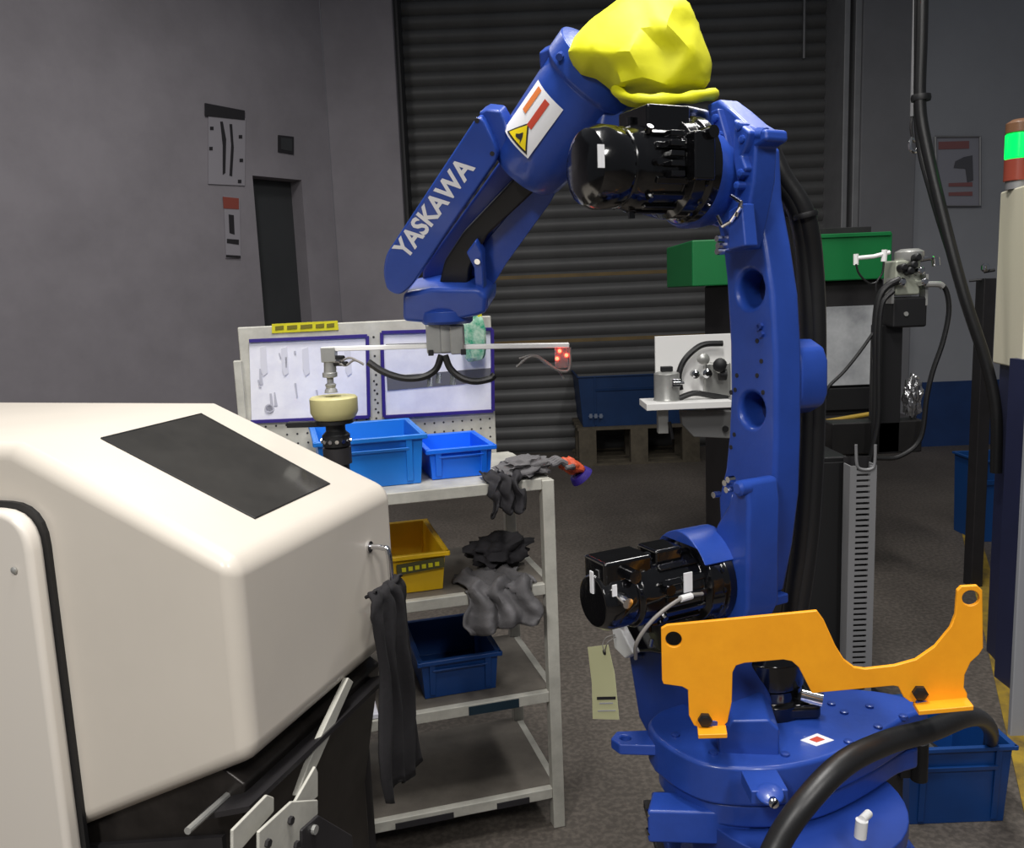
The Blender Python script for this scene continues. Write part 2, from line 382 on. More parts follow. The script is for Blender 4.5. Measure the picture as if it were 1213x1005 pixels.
obj('heading', wq([(1112, 168), (1148, 167), (1148, 176), (1112, 177)], yw-.012), FADR, P, smooth=0, label='red heading line')
obj('machine_picture', wq([(1142, 186), (1152, 184), (1153, 214), (1146, 216), (1144, 200), (1130, 199), (1132, 191)], yw-.012), FADK, P, smooth=0)
for y in (217, 228):
    obj('text_line', wq([(1124, y), (1152, y-1), (1152, y+4), (1124, y+4)], yw-.012), FADR, P, smooth=0)
# ================================================================== LATHE (left foreground)
La = V((.344, 1, 0)).normalized(); Lb = V((-La.y, La.x, 0)); LO = atY(275, 665, 1.28); LO.z = 0
def L(s, t, z): return LO+La*s+Lb*t+Z*z
SL = .555
lathe = root('lathe', L(.28, .6, 0), 'cream enclosed machine with sloped hood and smoked window filling the left foreground', 'machine')
hp = [(0, .862), (0, 1.2), (.43, 1.383), (1.35, 1.383), (1.35, .42), (.9, .42)]
hood = obj('hood', MB().prism([L(0, t, z) for t, z in hp], La*SL), CREAM, lathe, bevel=.03, seg=5, smooth=60)
# window pane sunk into the slope
w4 = [onp(x, y, L(0, 0, 1.2), (L(1, 0, 1.2)-L(0, 0, 1.2)).cross(L(0, .43, 1.383)-L(0, 0, 1.2))) for x, y in [(120, 520), (238, 491), (390, 574), (302, 615)]]
sn = (w4[1]-w4[0]).cross(w4[3]-w4[0]).normalized(); sn = sn if sn.z > 0 else -sn
cen = sum(w4, V())/4
obj('window_pane', MB().prism(rnd([p+sn*.0015 for p in w4], .004, 2), -sn*.004), SMOKE, lathe, smooth=0, label='smoked dark glass pane')
obj('window_gasket', MB().tube([p+sn*.001 for p in w4+w4[:1]], .0022, 6, 1), BLK, lathe)
# end cover panel with rounded corner, left edge of frame
ep = [(.375, .2), (.375, 1.275), (1.25, 1.275), (1.25, .2)]
obj('end_cover', MB().prism(rnd([L(-.004, t, z) for t, z in ep], .07, 6), -La*.035), CREAM2, lathe, bevel=.012, seg=4, smooth=60, label='cream end cover with rounded corner')
obj('cover_seal', MB().prism(rnd([L(0.0, t, z) for t, z in [(.366, .2), (.366, 1.284), (1.26, 1.284), (1.26, .2)]], .075, 6), -La*.008), BLK, lathe, smooth=0)
sc = L(-.04, .41, 1.175); obj('screw', MB().lathe([(.006, 0), (.006, .003), (.003, .005)], sc, -La, 12), STEEL, lathe)
# handle on the front face near the far end
h0, h1 = onp(440, 647, L(0, 0, 1), Lb), onp(455, 700, L(0, 0, 1), Lb)
h0 = onp(437, 648, L(0, 0, 1), Lb)
hs = (h0-LO).dot(La); hz = h0.z
hd = MB().tube([L(hs, .004, hz), L(hs, -.03, hz), L(hs, -.045, hz-.015), L(hs, -.045, hz-.13), L(hs, -.03, hz-.145), L(hs, .004, hz-.145)], .006, 12, 5)
for z in (hz, hz-.145): hd.lathe([(.012, 0), (.012, .004)], L(hs, 0, z), -Lb, 14)
obj('handle', hd, CHROME, lathe, label='chrome bar handle')
# dark base below the hood
bs = MB().prism([L(.03, t, z) for t, z in [(.10, .0), (.10, .50), (.04, .80), (.1, .835), (1.3, .44), (1.3, 0)]], La*(SL-.06))
obj('bed', bs, DARKB, lathe, bevel=.006)
obj('bed_end', MB().prism([L(.02, t, z) for t, z in [(.09, .1), (.09, .7), (.42, .62), (1.2, .4), (1.2, .1)]], La*.012), DARKM, lathe, smooth=0)
ch = MB(); ch.prism([L(-.02, t, z) for t, z in [(-.005, .80), (-.005, .79), (.1, .755), (.1, .765)]], La*.5)
obj('drip_rail', ch, DARKM, lathe, smooth=0)
rodA, rodB = atY(222, 985, 1.22), atY(342, 878, 1.55)
obj('guide_rod', MB().cyl(rodA, rodB, .006, seg=10), STEEL, lathe)
# pale sheet-metal strut and brackets in front of the bed
def lp(pts, off, t=.006): return MB().prism([onp(x, y, L(0, -off, 0), Lb) for x, y in pts], Lb*t)
obj('strut', lp([(413, 803), (419, 808), (404, 842), (388, 880), (374, 912), (362, 942), (352, 944), (366, 905), (385, 862)], .0, .012), SHELF, lathe, bevel=.002, label='pale sheet-metal strut')
obj('bracket_plate', lp([(350, 950), (374, 908), (377, 915), (377, 944), (350, 968)], .02), SHELF, lathe, bevel=.002)
obj('bracket_plate', lp([(276, 984), (317, 942), (325, 945), (325, 962), (288, 1005), (276, 1015)], .03), SHELF, lathe, bevel=.002)
bp = obj('bracket_plate', lp([(307, 986), (346, 950), (377, 948), (377, 965), (363, 980), (363, 1040), (307, 1040)], .05), SHELF, lathe, bevel=.002)
for x, y in [(316, 999), (343, 972), (350, 1001)]:
    q = onp(x, y, L(0, -.05, 0), Lb); obj('bolt', MB().lathe([(.007, 0), (.007, .006)], q, -Lb, 6), DARKM, bp, smooth=0)
bx = obj('cover_block', lp([(358, 984), (378, 966), (418, 990), (420, 1050), (358, 1050)], .055, .05), DARKM, lathe, bevel=.003)
q = onp(371, 983, L(0, -.055, 0), Lb); obj('bolt', MB().lathe([(.008, 0), (.008, .006)], q, -Lb, 12), STEEL, bx, smooth=0)
# black cloth hanging from the handle
hx = L(hs-.045, -.040, hz-.085)
pf = [hx+Z*.012+Lb*.012, hx+Z*.016-Lb*.004, hx-Z*.012-Lb*.014, hx-Z*.12-Lb*.016, hx-Z*.27-Lb*.018, hx-Z*.40-Lb*.018]
c = obj('hanging_cloth', drape([p-Lb*.012 for p in pf], La, .11, .007, 3, nu=24, nv=40, ragged=.03, flare=.5), mat('black_cloth', (27, 25, 28), .9, var=.2, vscale=12, bump=.1, bscale=100), smooth=80, base=hx)
solid(c, .006); tag(c, 'black cloth hanging from the chrome handle of the cream machine', 'cloth')
# ================================================================== SHELF BENCH
sy = math.radians(15); SQ = V((math.cos(sy), math.sin(sy), 0)); SD = V((-math.sin(sy), math.cos(sy), 0))
SF = onz(665, 978, 0)            # right front foot
DEP = .46
pb = onp(583, 430, SF+SD*DEP, SD); LEN = (pb-onp(281, 430, SF+SD*DEP, SD)).length+.03
zt = onp(650, 568, SF, SD).z
bench = root('shelf_bench', SF-SQ*LEN/2+SD*DEP/2, 'cream steel workbench with three open shelves and pegboard back behind the cream machine', 'workbench')
def B(a, d, z): return SF-SQ*a+SD*d+Z*z
def bbox(a0, a1, d0, d1, z0, z1): return MB().hexa([B(a0, d0, z0), B(a1, d0, z0), B(a1, d1, z0), B(a0, d1, z0), B(a0, d0, z1), B(a1, d0, z1), B(a1, d1, z1), B(a0, d1, z1)])
PW = .036
zb = onp(583, 374, SF+SD*DEP, SD).z; PBR = (SF+SD*DEP-pb).dot(SQ)
for a0, d0, zz in ((-.01, -.01, zt), (LEN-PW, -.01, zt), (-.01, DEP-PW, zt), (LEN-PW, DEP-PW, zt)):
    obj('post', bbox(a0, a0+PW, d0, d0+PW, 0, zz), SHELF, bench, bevel=.003)
zs = [onp(650, 566, SF, SD).z, onp(655, 690, SF, SD).z, onp(655, 818, SF, SD).z, onp(658, 932, SF, SD).z]
for z, m in zip(zs, (SHELF, SHELFTOP, SHELFTOP, SHELFTOP)):
    s_ = obj('shelf', bbox(.0, LEN-.01, .0, DEP-.01, z-.02, z), m, bench, bevel=.002)
    obj('shelf_lip', bbox(.026, LEN-.035, -.008, .016, z-.032, z+.001), SHELF, s_, bevel=.003)
    obj('shelf_lip', bbox(-.005, .018, .026, DEP-.04, z-.03, z+.001), SHELF, s_, bevel=.003)
# dark shelf-edge labels on two lips
obj('edge_label', bbox(.12, .27, -.011, -.007, zs[2]-.03, zs[2]-.004), mat('teal_edge_label', (20, 44, 58), .5), bench, smooth=0)
obj('edge_label', bbox(.62, .70, -.011, -.007, zs[2]-.03, zs[2]-.004), mat('charcoal_edge_label', (52, 52, 56), .5), bench, smooth=0)
obj('edge_label', bbox(.10, .20, -.011, -.007, zs[3]-.03, zs[3]-.012), INKD, bench, smooth=0)
obj('edge_label', bbox(.33, .50, -.011, -.007, zs[3]-.03, zs[3]-.012), INKD, bench, smooth=0)
# pegboard
holes = []
bz0 = zs[0]-.02
for i in range(28):
    for j in range(8):
        a_, z_ = PBR+.02+i*.031, onp(583, 520, SF+SD*DEP, SD).z+.01+j*.03
        if a_ < LEN-.015: holes.append((a_, z_))
pbd = obj('pegboard', bbox(PBR, LEN, DEP-.012, DEP, bz0, zb), SHELF, bench, bevel=.004)
hm = MB()
for a_, z_ in holes: hm.lathe([(.0035, 0), (.0035, .0012)], B(a_, DEP-.0115, z_), -SD, 6)
for j in range(9):
    hm.lathe([(.004, 0), (.004, .0012)], B((SF+SD*DEP-onp(444, 430, SF+SD*DEP, SD)).dot(SQ), DEP-.0115, zb-.05-j*.03), -SD, 6)
obj('peg_hole', hm, INKD, pbd, smooth=0, kind='stuff')
obj('board_stile', bbox(LEN-.004, LEN+.02, DEP-.03, DEP+.01, 0, zb-.1), SHELF, bench, bevel=.003)
PB0 = SF+SD*(DEP-.016)
def bq(pts, off=0, t=.004): return MB().prism([onp(x, y, PB0-SD*off, SD) for x, y in pts], SD*t)
# framed sheets on the pegboard
def doc(frame_pts, sheet_pts, label, marks, dark=None):
    P = root('document_frame', onp(*frame_pts[3], PB0, SD), label, 'document frame')
    s_ = obj('sheet', bq(sheet_pts, .001, .003), SHEET, P, smooth=0)
    F = [onp(x, y, PB0-SD*.006, SD) for x, y in frame_pts]
    for i in range(4):
        if i == 3 and dark is None: continue
        obj('frame_bar', MB().bar(F[i], F[(i+1) % 4], .011, .007, SD), PURP, P, bevel=.001)
    for m in marks: obj('printed_mark', bq(m, .0035, .002), INKG, s_, smooth=0)
    return P, s_
random.seed(5); mk = []
for i in range(9):
    x = random.uniform(305, 375); y = random.uniform(408, 470); h = random.uniform(4, 20)
    mk.append([(x, y), (x+random.uniform(1, 2.5), y), (x+random.uniform(2, 5), y+h), (x+random.uniform(0, 3), y+h)])
P1, s1 = doc([(295, 404), (435, 398), (437, 494), (297, 500)], [(295, 404), (434, 399), (436, 493), (298, 499)], 'framed drawing sheet on the left half of the pegboard, indigo edges', mk)
g = lambda x, y, r: MB().lathe([(r, 0), (r, .001), (r-.004, .001), (r-.004, 0)], onp(x, y, PB0-SD*.004, SD), -SD, 20)
obj('printed_mark', g(319, 484, .014), INKG, s1, smooth=0)
for a_ in range(5):
    x = 308+a_*25; obj('printed_mark', bq([(x, 412+a_), (x+7, 411), (x+9, 442), (x+4, 446), (x+1, 438)], .0035, .002), mat('pale_print', (212, 212, 222), .7), s1, smooth=0)
P2, s2 = doc([(452, 394), (583, 390), (584, 487), (455, 494)], [(453, 395), (582, 391), (583, 486), (456, 493)], 'framed notice on the right half of the pegboard with a grey band, indigo edges', [], dark=1)
obj('printed_band', bq([(458, 446), (583, 436), (583, 452), (459, 463)], .0035, .002), mat('grey_band_print', (96, 96, 102), .7), s2, smooth=0, label='dark grey printed band')
obj('printed_band', bq([(457, 408), (520, 406), (520, 408), (457, 411)], .0035, .002), INKD, s2, smooth=0)
yb = obj('yellow_label', bq([(322, 384), (400, 380), (401, 391), (322, 395)], .0, .004), YLAB, smooth=0, base=onp(360, 388, PB0, SD))
for x0_, x1_ in ((326, 336), (340, 352), (356, 370), (374, 384), (387, 396)):
    obj('printed_word', bq([(x0_, 387-(x0_-322)*.05), (x1_, 386.5-(x1_-322)*.05), (x1_, 391-(x1_-322)*.05), (x0_, 391.5-(x0_-322)*.05)], .002, .0015), OLIVE, yb, smooth=0)
tag(yb, 'yellow title strip at the top left of the pegboard', 'label strip')
gp = root('green_packet', onp(562, 405, PB0-SD*.02, SD), 'crumpled shiny green packet hung at the pegboard right end', 'packet')
c_ = onp(562, 402, PB0-SD*.045, SD)
obj('packet_body', lump(c_, SQ*.036, SD*.014, Z*.072, 4, .25, 3, 2.4, .75), GRNPK, gp, smooth=25)
obj('packet_top', MB().prism([c_+SQ*x+Z*z-SD*.0 for x, z in ((-.03, .06), (.03, .06), (.026, .09), (-.026, .09))], SD*.006), YLAB, gp)
# ---- plastic bins
def bin_(name, label, cat, loc, ang, Lx, Wy, H, m, group=None, slope=0, ribs=True, lab=False):
    M = frame(loc, ang); r = root(name, loc, label, cat, group)
    t = .006; tp = .93
    b = MB(M)
    o = [(-Lx/2*tp, -Wy/2*tp, 0), (Lx/2*tp, -Wy/2*tp, 0), (Lx/2*tp, Wy/2*tp, 0), (-Lx/2*tp, Wy/2*tp, 0)]
    hs = [H-slope, H-slope, H, H]
    u = [(-Lx/2, -Wy/2, hs[0]), (Lx/2, -Wy/2, hs[1]), (Lx/2, Wy/2, hs[2]), (-Lx/2, Wy/2, hs[3])]
    def ins(p, k): return (p[0]-math.copysign(k, p[0]), p[1]-math.copysign(k, p[1]), p[2])
    ui = [ins(p, t) for p in u]; oi = [(*ins(p, t)[:2], t) for p in o]
    vs = o+u+ui+oi
    fs = [(3, 2, 1, 0), (12, 13, 14, 15)]
    for k in range(4):
        n = (k+1) % 4; fs += [(k, n, 4+n, 4+k), (4+k, 4+n, 8+n, 8+k), (8+k, 8+n, 12+n, 12+k)]
    b.add(vs, fs); obj('shell', b, m, r, bevel=.002)
    e = MB(M); k = .012
    for i in range(4):
        n = (i+1) % 4; a, c = V(u[i]), V(u[n]); d = (c-a).normalized(); out = V((d.y, -d.x, 0)).normalized()
        e.bar(a-d*k+out*k*.4+Z*-.006, c+d*k+out*k*.4+Z*-.006, k, .014)
    obj('rim', e, m, r, bevel=.003)
    if ribs:
        for sgn in (-1, 1):
            q = MB(M)
            for x in (-.36, .36):
                q.hexa([(x*Lx-.009, sgn*Wy/2*tp, .01), (x*Lx+.009, sgn*Wy/2*tp, .01), (x*Lx+.009, sgn*(Wy/2*tp+.006), .01), (x*Lx-.009, sgn*(Wy/2*tp+.006), .01), (x*Lx-.009, sgn*Wy/2, H-.01-slope), (x*Lx+.009, sgn*Wy/2, H-.01-slope), (x*Lx+.009, sgn*(Wy/2+.008), H-.01-slope), (x*Lx-.009, sgn*(Wy/2+.008), H-.01-slope)])
            q.hexa([(-.36*Lx, sgn*Wy*.49, H*.70-slope*.6), (.36*Lx, sgn*Wy*.49, H*.70-slope*.6), (.36*Lx, sgn*(Wy*.49+.009), H*.70-slope*.6), (-.36*Lx, sgn*(Wy*.49+.009), H*.70-slope*.6)]+[(-.36*Lx, sgn*Wy*.495, H*.76-slope*.6), (.36*Lx, sgn*Wy*.495, H*.76-slope*.6), (.36*Lx, sgn*(Wy*.495+.01), H*.76-slope*.6), (-.36*Lx, sgn*(Wy*.495+.01), H*.76-slope*.6)])
            obj('ribs', q, m, r, bevel=.002)
    return r, M
ang = 15
def front(x, y, z, d): # point on the shelf surface at given offset from the shelf front
    p = onp(x, y, SF+SD*d, SD); p.z = z; return p
def bin_px(x0, x1, d, ztop_px, zbase, Wy, m, name, label, cat, **k):
    pa, pc = onp(x0, ztop_px, SF+SD*d, SD), onp(x1, ztop_px, SF+SD*d, SD)
    Lx = (pc-pa).dot(SQ); H = (pa.z+pc.z)/2-zbase
    c = (pa+pc)/2+SD*Wy/2; c.z = zbase
    return bin_(name, label, cat, c, ang, Lx, Wy, H, m, **k)
bin_px(375, 501, .075, 519, zs[0]+.001, .33, BINB, 'storage_bin', 'large blue plastic bin on the bench top, in front of the pegboard', 'bin', group='blue plastic bins')
bin_px(508, 583, .10, 530, zs[0]+.001, .27, BINB2, 'storage_bin', 'shallow bright blue bin at the right on the bench top', 'bin', group='blue plastic bins')
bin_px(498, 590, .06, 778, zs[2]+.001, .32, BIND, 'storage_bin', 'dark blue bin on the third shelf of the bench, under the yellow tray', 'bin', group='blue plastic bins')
r_, M_ = bin_px(395, 528, .05, 660, zs[1]+.001, .36, BINY, 'parts_tray', 'yellow plastic tray with a dark label on the second bench shelf', 'tray', slope=.0, ribs=False)
pa, pc = onp(470, 676, SF+SD*.045, SD), onp(526, 666, SF+SD*.045, SD)
lb = MB().prism([pa-Z*.014, pc-Z*.014, pc+Z*.016, pa+Z*.016], -SD*.004)
lo = obj('label_plate', lb, mat('label_olive', (74, 72, 40), .6), r_, smooth=0)
for k in range(6):
    q = pa.lerp(pc, .1+k*.14); obj('printed_mark', MB().prism([q-SD*.005-Z*.006, q-SD*.005-Z*.006+SQ*.012, q-SD*.005+Z*.006+SQ*.012, q-SD*.005+Z*.006], -SD*.001), YLAB, lo, smooth=0)
# ---- rags and gloves on the bench
def over_edge(x, y, zshelf, back, drop, w, m, seed, name, label, amp=.014, hang=.05):
    e = onp(x, y, SF-SD*.012, SD); e.z = zshelf
    prof = [e+SD*back+Z*.014, e+SD*back*.5+Z*.02, e+SD*.02+Z*.02, e-SD*.016+Z*.004, e-SD*.032-Z*drop*.5, e-SD*(.028+hang*.2)-Z*drop]
    mb = drape(prof, SQ, w, amp, seed, nu=30, nv=36, ragged=.035)
    for p in mb.v:
        d = (p-SF).dot(SD)
        if d > -.016:
            if p.z > zshelf-.02: p.z = max(p.z, zshelf+.005)
            else: p -= SD*(d+.016)
    c = obj(name, mb, m, smooth=80, base=e); solid(c, .005)
    return tag(c, label, 'rag')
over_edge(592, 690, zs[1], .16, .10, .20, RAGG, 7, 'cotton_rag', 'crumpled grey rag drooping over the edge of the second bench shelf', amp=.02)
g_ = onp(600, 655, SF+SD*.09, SD)
tag(obj('glove_bundle', settle(lump(V((g_.x, g_.y, zs[1]+.055))+SD*.1, SQ*.085, SD*.06, Z*.045, 8, .55, 4, 2.6), zs[1]+.003), RAGD, smooth=70, base=V((g_.x, g_.y, zs[1]))), 'charcoal bundled rag lying behind the grey rag on the second shelf', 'rag')
over_edge(598, 565, zs[0], .10, .07, .10, RAGD, 12, 'cotton_rag', 'black rag hanging over the bench top edge beside the bright blue bin', amp=.012)
t_ = onp(622, 552, SF+SD*.05, SD)
tag(obj('cotton_rag', settle(lump(V((t_.x, t_.y, zs[0]+.028)), SQ*.07+Z*.004, SD*.05, Z*.026, 15, .6, 4, 2.8), zs[0]+.003), RAGG, smooth=70, base=V((t_.x, t_.y, zs[0]))), 'grey crumpled rag on the bench top near its right corner', 'rag')
ge = onp(676, 552, SF+SD*.02, SD)
P = root('work_glove', ge, 'dark work glove with orange palm and violet cuff lying over the right bench corner', 'glove')
gd = (onp(695, 562, SF, SD)-onp(655, 545, SF, SD)).normalized()
gu = SD
ga = onp(655, 548, SF+SD*.02, SD)
obj('palm', lump(ge, gd*.038, SD*.03, gd.cross(SD)*.02, 3, .3, 4, 2.0), ORNG, P, smooth=70, label='orange palm')
obj('cuff', MB().lathe([(.030, 0), (.034, .010), (.036, .018), (.031, .019), (.027, .008)], ge+gd*.026-Z*.012, gd*.8-Z*.5, 18), VIOL, P, label='violet cuff')
for k in range(4):
    o_ = ge-gd*.025+SD*(-.024+.016*k); e_ = ga+SD*(-.03+.02*k)
    obj('finger', MB().tube([o_, o_.lerp(e_, .5)+Z*.008, e_, e_-gd*.014-Z*.008], .0095, 8, 5, rf=lambda t: 1-.35*t), RAGG, P)
obj('thumb', MB().tube([ge-SD*.02, ge-SD*.04-gd*.012, ge-SD*.046-gd*.034-Z*.01], .0095, 8, 5, rf=lambda t: 1-.35*t), RAGG, P)
# loose pale papers on third shelf left
q = onp(425, 838, SF+SD*.05, SD); q.z = zs[2]
P_ = obj('paper_stack', MB().obox(q+Z*.009, SQ*.05, SD*.05, Z*.007), SHEET, base=q, bevel=.002); tag(P_, 'flat pale pad on the third bench shelf, left of the dark blue bin', 'pad')
q2 = onp(424, 828, SF+SD*.09, SD); q2.z = zs[2]
tag(obj('flat_disc', MB().lathe([(.03, .001), (.045, .004), (.048, .018), (.044, .022), (.03, .024)], q2+SD*.06, Z, 24), SHELF, base=q2), 'round pale dish on the third bench shelf behind the pad', 'dish')
# ---- workpiece on its stand
YW = 2.06
st = atY(397, 500, YW); fs_ = root('work_stand', (st.x, st.y, 0), 'dark steel stand behind the cream machine carrying the cream drum', 'stand')
zp = atY(397, 497, YW).z
obj('base_plate', MB().lathe([(.11, 0), (.11, .012), (.03, .02)], (st.x, st.y, 0), Z, 28), DARKM, fs_)
obj('stem', MB().cyl((st.x, st.y, .015), (st.x, st.y, zp-.07), .028, seg=20).lathe([(.035, 0), (.035, .04)], (st.x, st.y, zp-.11), Z, 20), DARKM, fs_)
obj('collar', MB().lathe([(.026, 0), (.034, .008), (.034, .035), (.024, .045), (.024, .06), (.045, .064), (.045, .072)], (st.x, st.y, zp-.073), Z, 24), BLK, fs_)
for k in range(8):
    a_ = -math.pi/2+(k-3.5)*.45; q = V((st.x+.034*math.cos(a_), st.y+.034*math.sin(a_), zp-.052)); obj('screw', MB().lathe([(.005, 0), (.005, .004)], q, V((math.cos(a_), math.sin(a_), 0)), 8), CHROME, fs_)
obj('side_arm', MB().bar((st.x, st.y, zp-.01), (st.x-.12, st.y+.01, zp-.01), .02, .014), BLK, fs_, bevel=.002)
wpz = atY(397, 470, YW).z
tag(obj('workpiece', MB().lathe([(.046, 0), (.05, .003), (.058, .018), (.058, wpz-zp-.004), (.054, wpz-zp), (.02, wpz-zp), (.018, wpz-zp-.008)], (st.x, st.y, zp+.001), Z, 36), PUCK, base=(st.x, st.y, zp), smooth=40), 'cream drum-shaped workpiece resting on the dark stand under the gripper', 'workpiece')
# ================================================================== ROBOT
al = math.radians(26); n = V((-math.cos(al), -math.sin(al), 0)); e1 = V((-math.sin(al), math.cos(al), 0))
A0 = atY(890, 650, 1.55)
BX = atY(945, 870, 1.45)
ped_z = .50
robot = root('robot_arm', (BX.x, BX.y, ped_z), 'blue industrial robot arm with black motors and orange bracket, right of centre', 'robot')
# pedestal under the robot
pdr = root('pedestal', (BX.x, BX.y, 0), 'dark steel pedestal under the blue robot', 'pedestal')
obj('column', MB().box(BX.x-.2, BX.x+.2, BX.y-.2, BX.y+.2, .02, ped_z-.02), DARKM, pdr, bevel=.004)
obj('foot_plate', MB().box(BX.x-.27, BX.x+.27, BX.y-.27, BX.y+.27, 0, .02), DARKM, pdr, bevel=.003)
obj('top_plate', MB().box(BX.x-.25, BX.x+.25, BX.y-.25, BX.y+.25, ped_z-.02, ped_z-.001), DARKM, pdr, bevel=.003)
# base
hz0 = BX.z          # disc top height
bzr = hz0-.125
base = obj('base', MB().lathe([(.215, 0), (.215, .035), (.19, .045), (.18, .10), (.19, .125), (.19, bzr-ped_z)], (BX.x, BX.y, ped_z), Z, 40), BLUE_D, robot, bevel=.003)
fpx = obj('foot_flange', MB().box(BX.x-.235, BX.x+.235, BX.y-.235, BX.y+.235, ped_z, ped_z+.028), BLUE_D, base, bevel=.006)
# connector block left on base, chrome bolts
q = atY(792, 975, BX.y-.06)
obj('stop_block', MB().obox(q+V((.06, .01, 0)), V((.09, -.01, 0)), V((.01, .03, 0)), Z*.032), BLUE, base, bevel=.006)
for y in (963, 985):
    q = atY(776, y, BX.y-.06); obj('bolt', MB().lathe([(.008, -.02), (.008, .016)], q, V((-1, -.2, 0)), 6), CHROME, base, smooth=0)
q = atY(912, 945, BX.y-.20)
obj('eye_lug', MB().lathe([(.014, 0), (.022, .005), (.022, .010), (.014, .014)], q, V((-.1, -.3, 1)), 20).obox(q+V((0, .03, 0)), V((.03, 0, 0)), V((0, .03, 0)), Z*.012), BLUE, base, bevel=.004)
q = atY(916, 950, BX.y-.235)
obj('bolt', MB().lathe([(.008, 0), (.008, .009), (.005, .011)], q, V((-.2, -1, .3)), 12), CHROME, base)
# swivel head : outline in plan from the picture's rim
rim = [(775, 872), (800, 890), (835, 905), (880, 910), (930, 908), (985, 895), (1035, 872), (1075, 848), (1100, 838), (1060, 822), (1000, 815), (930, 818), (850, 825), (790, 838), (768, 855)]
rp = [onz(x, y, hz0) for x, y in rim]
rp = spline(rp+rp[:1], 4)[:-1]
head = obj('swivel_head', MB().prism([p for p in rp], -Z*.075).prism([BX+(p-BX)*.93-Z*.076 for p in rp], -Z*.045), BLUE, robot, bevel=.008, seg=3)
# left ear
q = onz(745, 888, hz0-.04)
obj('lifting_ear', MB().prism([q+V((x, y, 0)) for x, y in [(-.02, -.02), (.06, -.03), (.06, .03), (-.02, .03), (-.034, .005)]], Z*.022, [circ(q+V((-.005, .004, 0)), Z, .010, 14)]), BLUE, head, bevel=.004)
# left shoulder flank : web rising from the disc to the motor
PL = A0+n*.10
wing = [(742, 770), (760, 775), (800, 700), (846, 690), (850, 790), (870, 850), (850, 880), (800, 890), (770, 880), (755, 850)]
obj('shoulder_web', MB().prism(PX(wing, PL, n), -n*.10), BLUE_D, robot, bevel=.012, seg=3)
# raised block on the disc
PBk = onz(893, 893, hz0)
bn = V((-.15, -1, 0)).normalized(); bs_ = V((1, -.15, 0)).normalized()
bc = onz(888, 890, hz0)
obj('gear_box', MB().prism([bc+bn*.01+bs_*x+Z*z for x, z in [(-.055, -.01), (-.055, .03), (-.032, .062), (.032, .066), (.05, .048), (.05, -.01)]], -bn*.11), BLUE, head, bevel=.005, seg=2)
for x, y in [(800, 872), (845, 893), (1005, 880), (1040, 862), (1070, 850), (1000, 845), (1030, 838), (960, 845), (985, 835), (930, 895)]:
    q = onz(x, y, hz0); obj('cap_screw', MB().lathe([(.008, -.003), (.008, .004), (.004, .005)], q, Z, 10), BLUE_D, head, smooth=0)
# warning diamond
q = [onz(x, y, hz0+.0012) for x, y in [(948, 877), (968, 869), (988, 877), (967, 884)]]
st_ = obj('warning_label', MB().prism(q, -Z*.001), LABELW, head, smooth=0, label='white diamond label with red symbol')
cq = sum(q, V())/4
obj('symbol', MB().prism([cq+(p-cq)*.45+Z*.0012 for p in q], -Z*.001), REDT, st_, smooth=0)
# black J1 motor behind bracket
mq = onz(905, 850, hz0)+V((.02, .05, 0))
mo = obj('swivel_motor', MB().lathe([(.075, 0), (.075, .03), (.066, .035), (.066, .055), (.07, .06), (.07, .11), (.055, .125), (.0, .127)], mq-Z*.002, Z, 28), GLOSS, robot, bevel=.002)
obj('motor_flange', MB().box(mq.x-.075, mq.x+.085, mq.y-.07, mq.y+.07, hz0, hz0+.03), GLOSS, mo, bevel=.01)
obj('connector', MB().cyl(mq+V((.05, -.055, .045)), mq+V((.085, -.07, .04)), .013, seg=12), CHROME, mo)
# lower arm
arm = [(893, 172), (896, 235), (906, 290), (915, 350), (919, 420), (919, 520), (917, 590), (910, 650), (900, 705), (885, 716), (868, 705), (858, 670), (852, 630), (850, 590), (858, 555), (862, 515), (864, 470), (863, 400), (859, 330), (852, 270), (848, 215), (862, 178)]
PA = PX(arm, A0, n)
def hole(x, y, r): return circ(onp(x, y, A0, n), n, r, 24)
th = .065
armo = obj('lower_arm', MB().prism(PA, -n*th, [hole(888, 343, .034), hole(890, 486, .032)]), BLUE, robot, bevel=.010, seg=3)
obj('arm_web', MB().prism([p-n*.055 for p in PX([(870, 310), (905, 310), (910, 520), (868, 520)], A0, n)], -n*.008), mat('recess_shade_blue', (20, 32, 84), .6), armo, smooth=0)  # darker blue paints in the shade inside the two arm holes
for x, y in [(897, 404), (873, 445), (897, 445), (866, 465), (904, 465), (871, 462), (870, 515), (866, 530), (902, 428)]:
    q = onp(x, y, A0, n); obj('bolt_hole', MB().lathe([(.0045, -.002), (.0045, .0012)], q, n, 8), INKD, armo, smooth=0)
for x, y in [(900, 388), (903, 396), (902, 386)]:
    q = onp(x, y, A0, n); obj('bolt', MB().lathe([(.006, -.002), (.006, .006)], q, n, 6), BLUE_D, armo, smooth=0)
# boss on the far side
q = onp(935, 448, A0-n*(th+.04), n)
obj('arm_boss', MB().prism([onp(x, y, A0-n*th, n) for x, y in [(905, 404), (930, 404), (944, 414), (949, 430), (949, 470), (944, 484), (930, 492), (905, 492)]], -n*.07), BLUE, armo, bevel=.008, seg=3)
obj('boss_rib', MB().prism([onp(x, y, A0-n*(th+.07), n) for x, y in [(912, 410), (924, 410), (924, 486), (912, 486)]], -n*.008), BLUE_D, armo, bevel=.003)
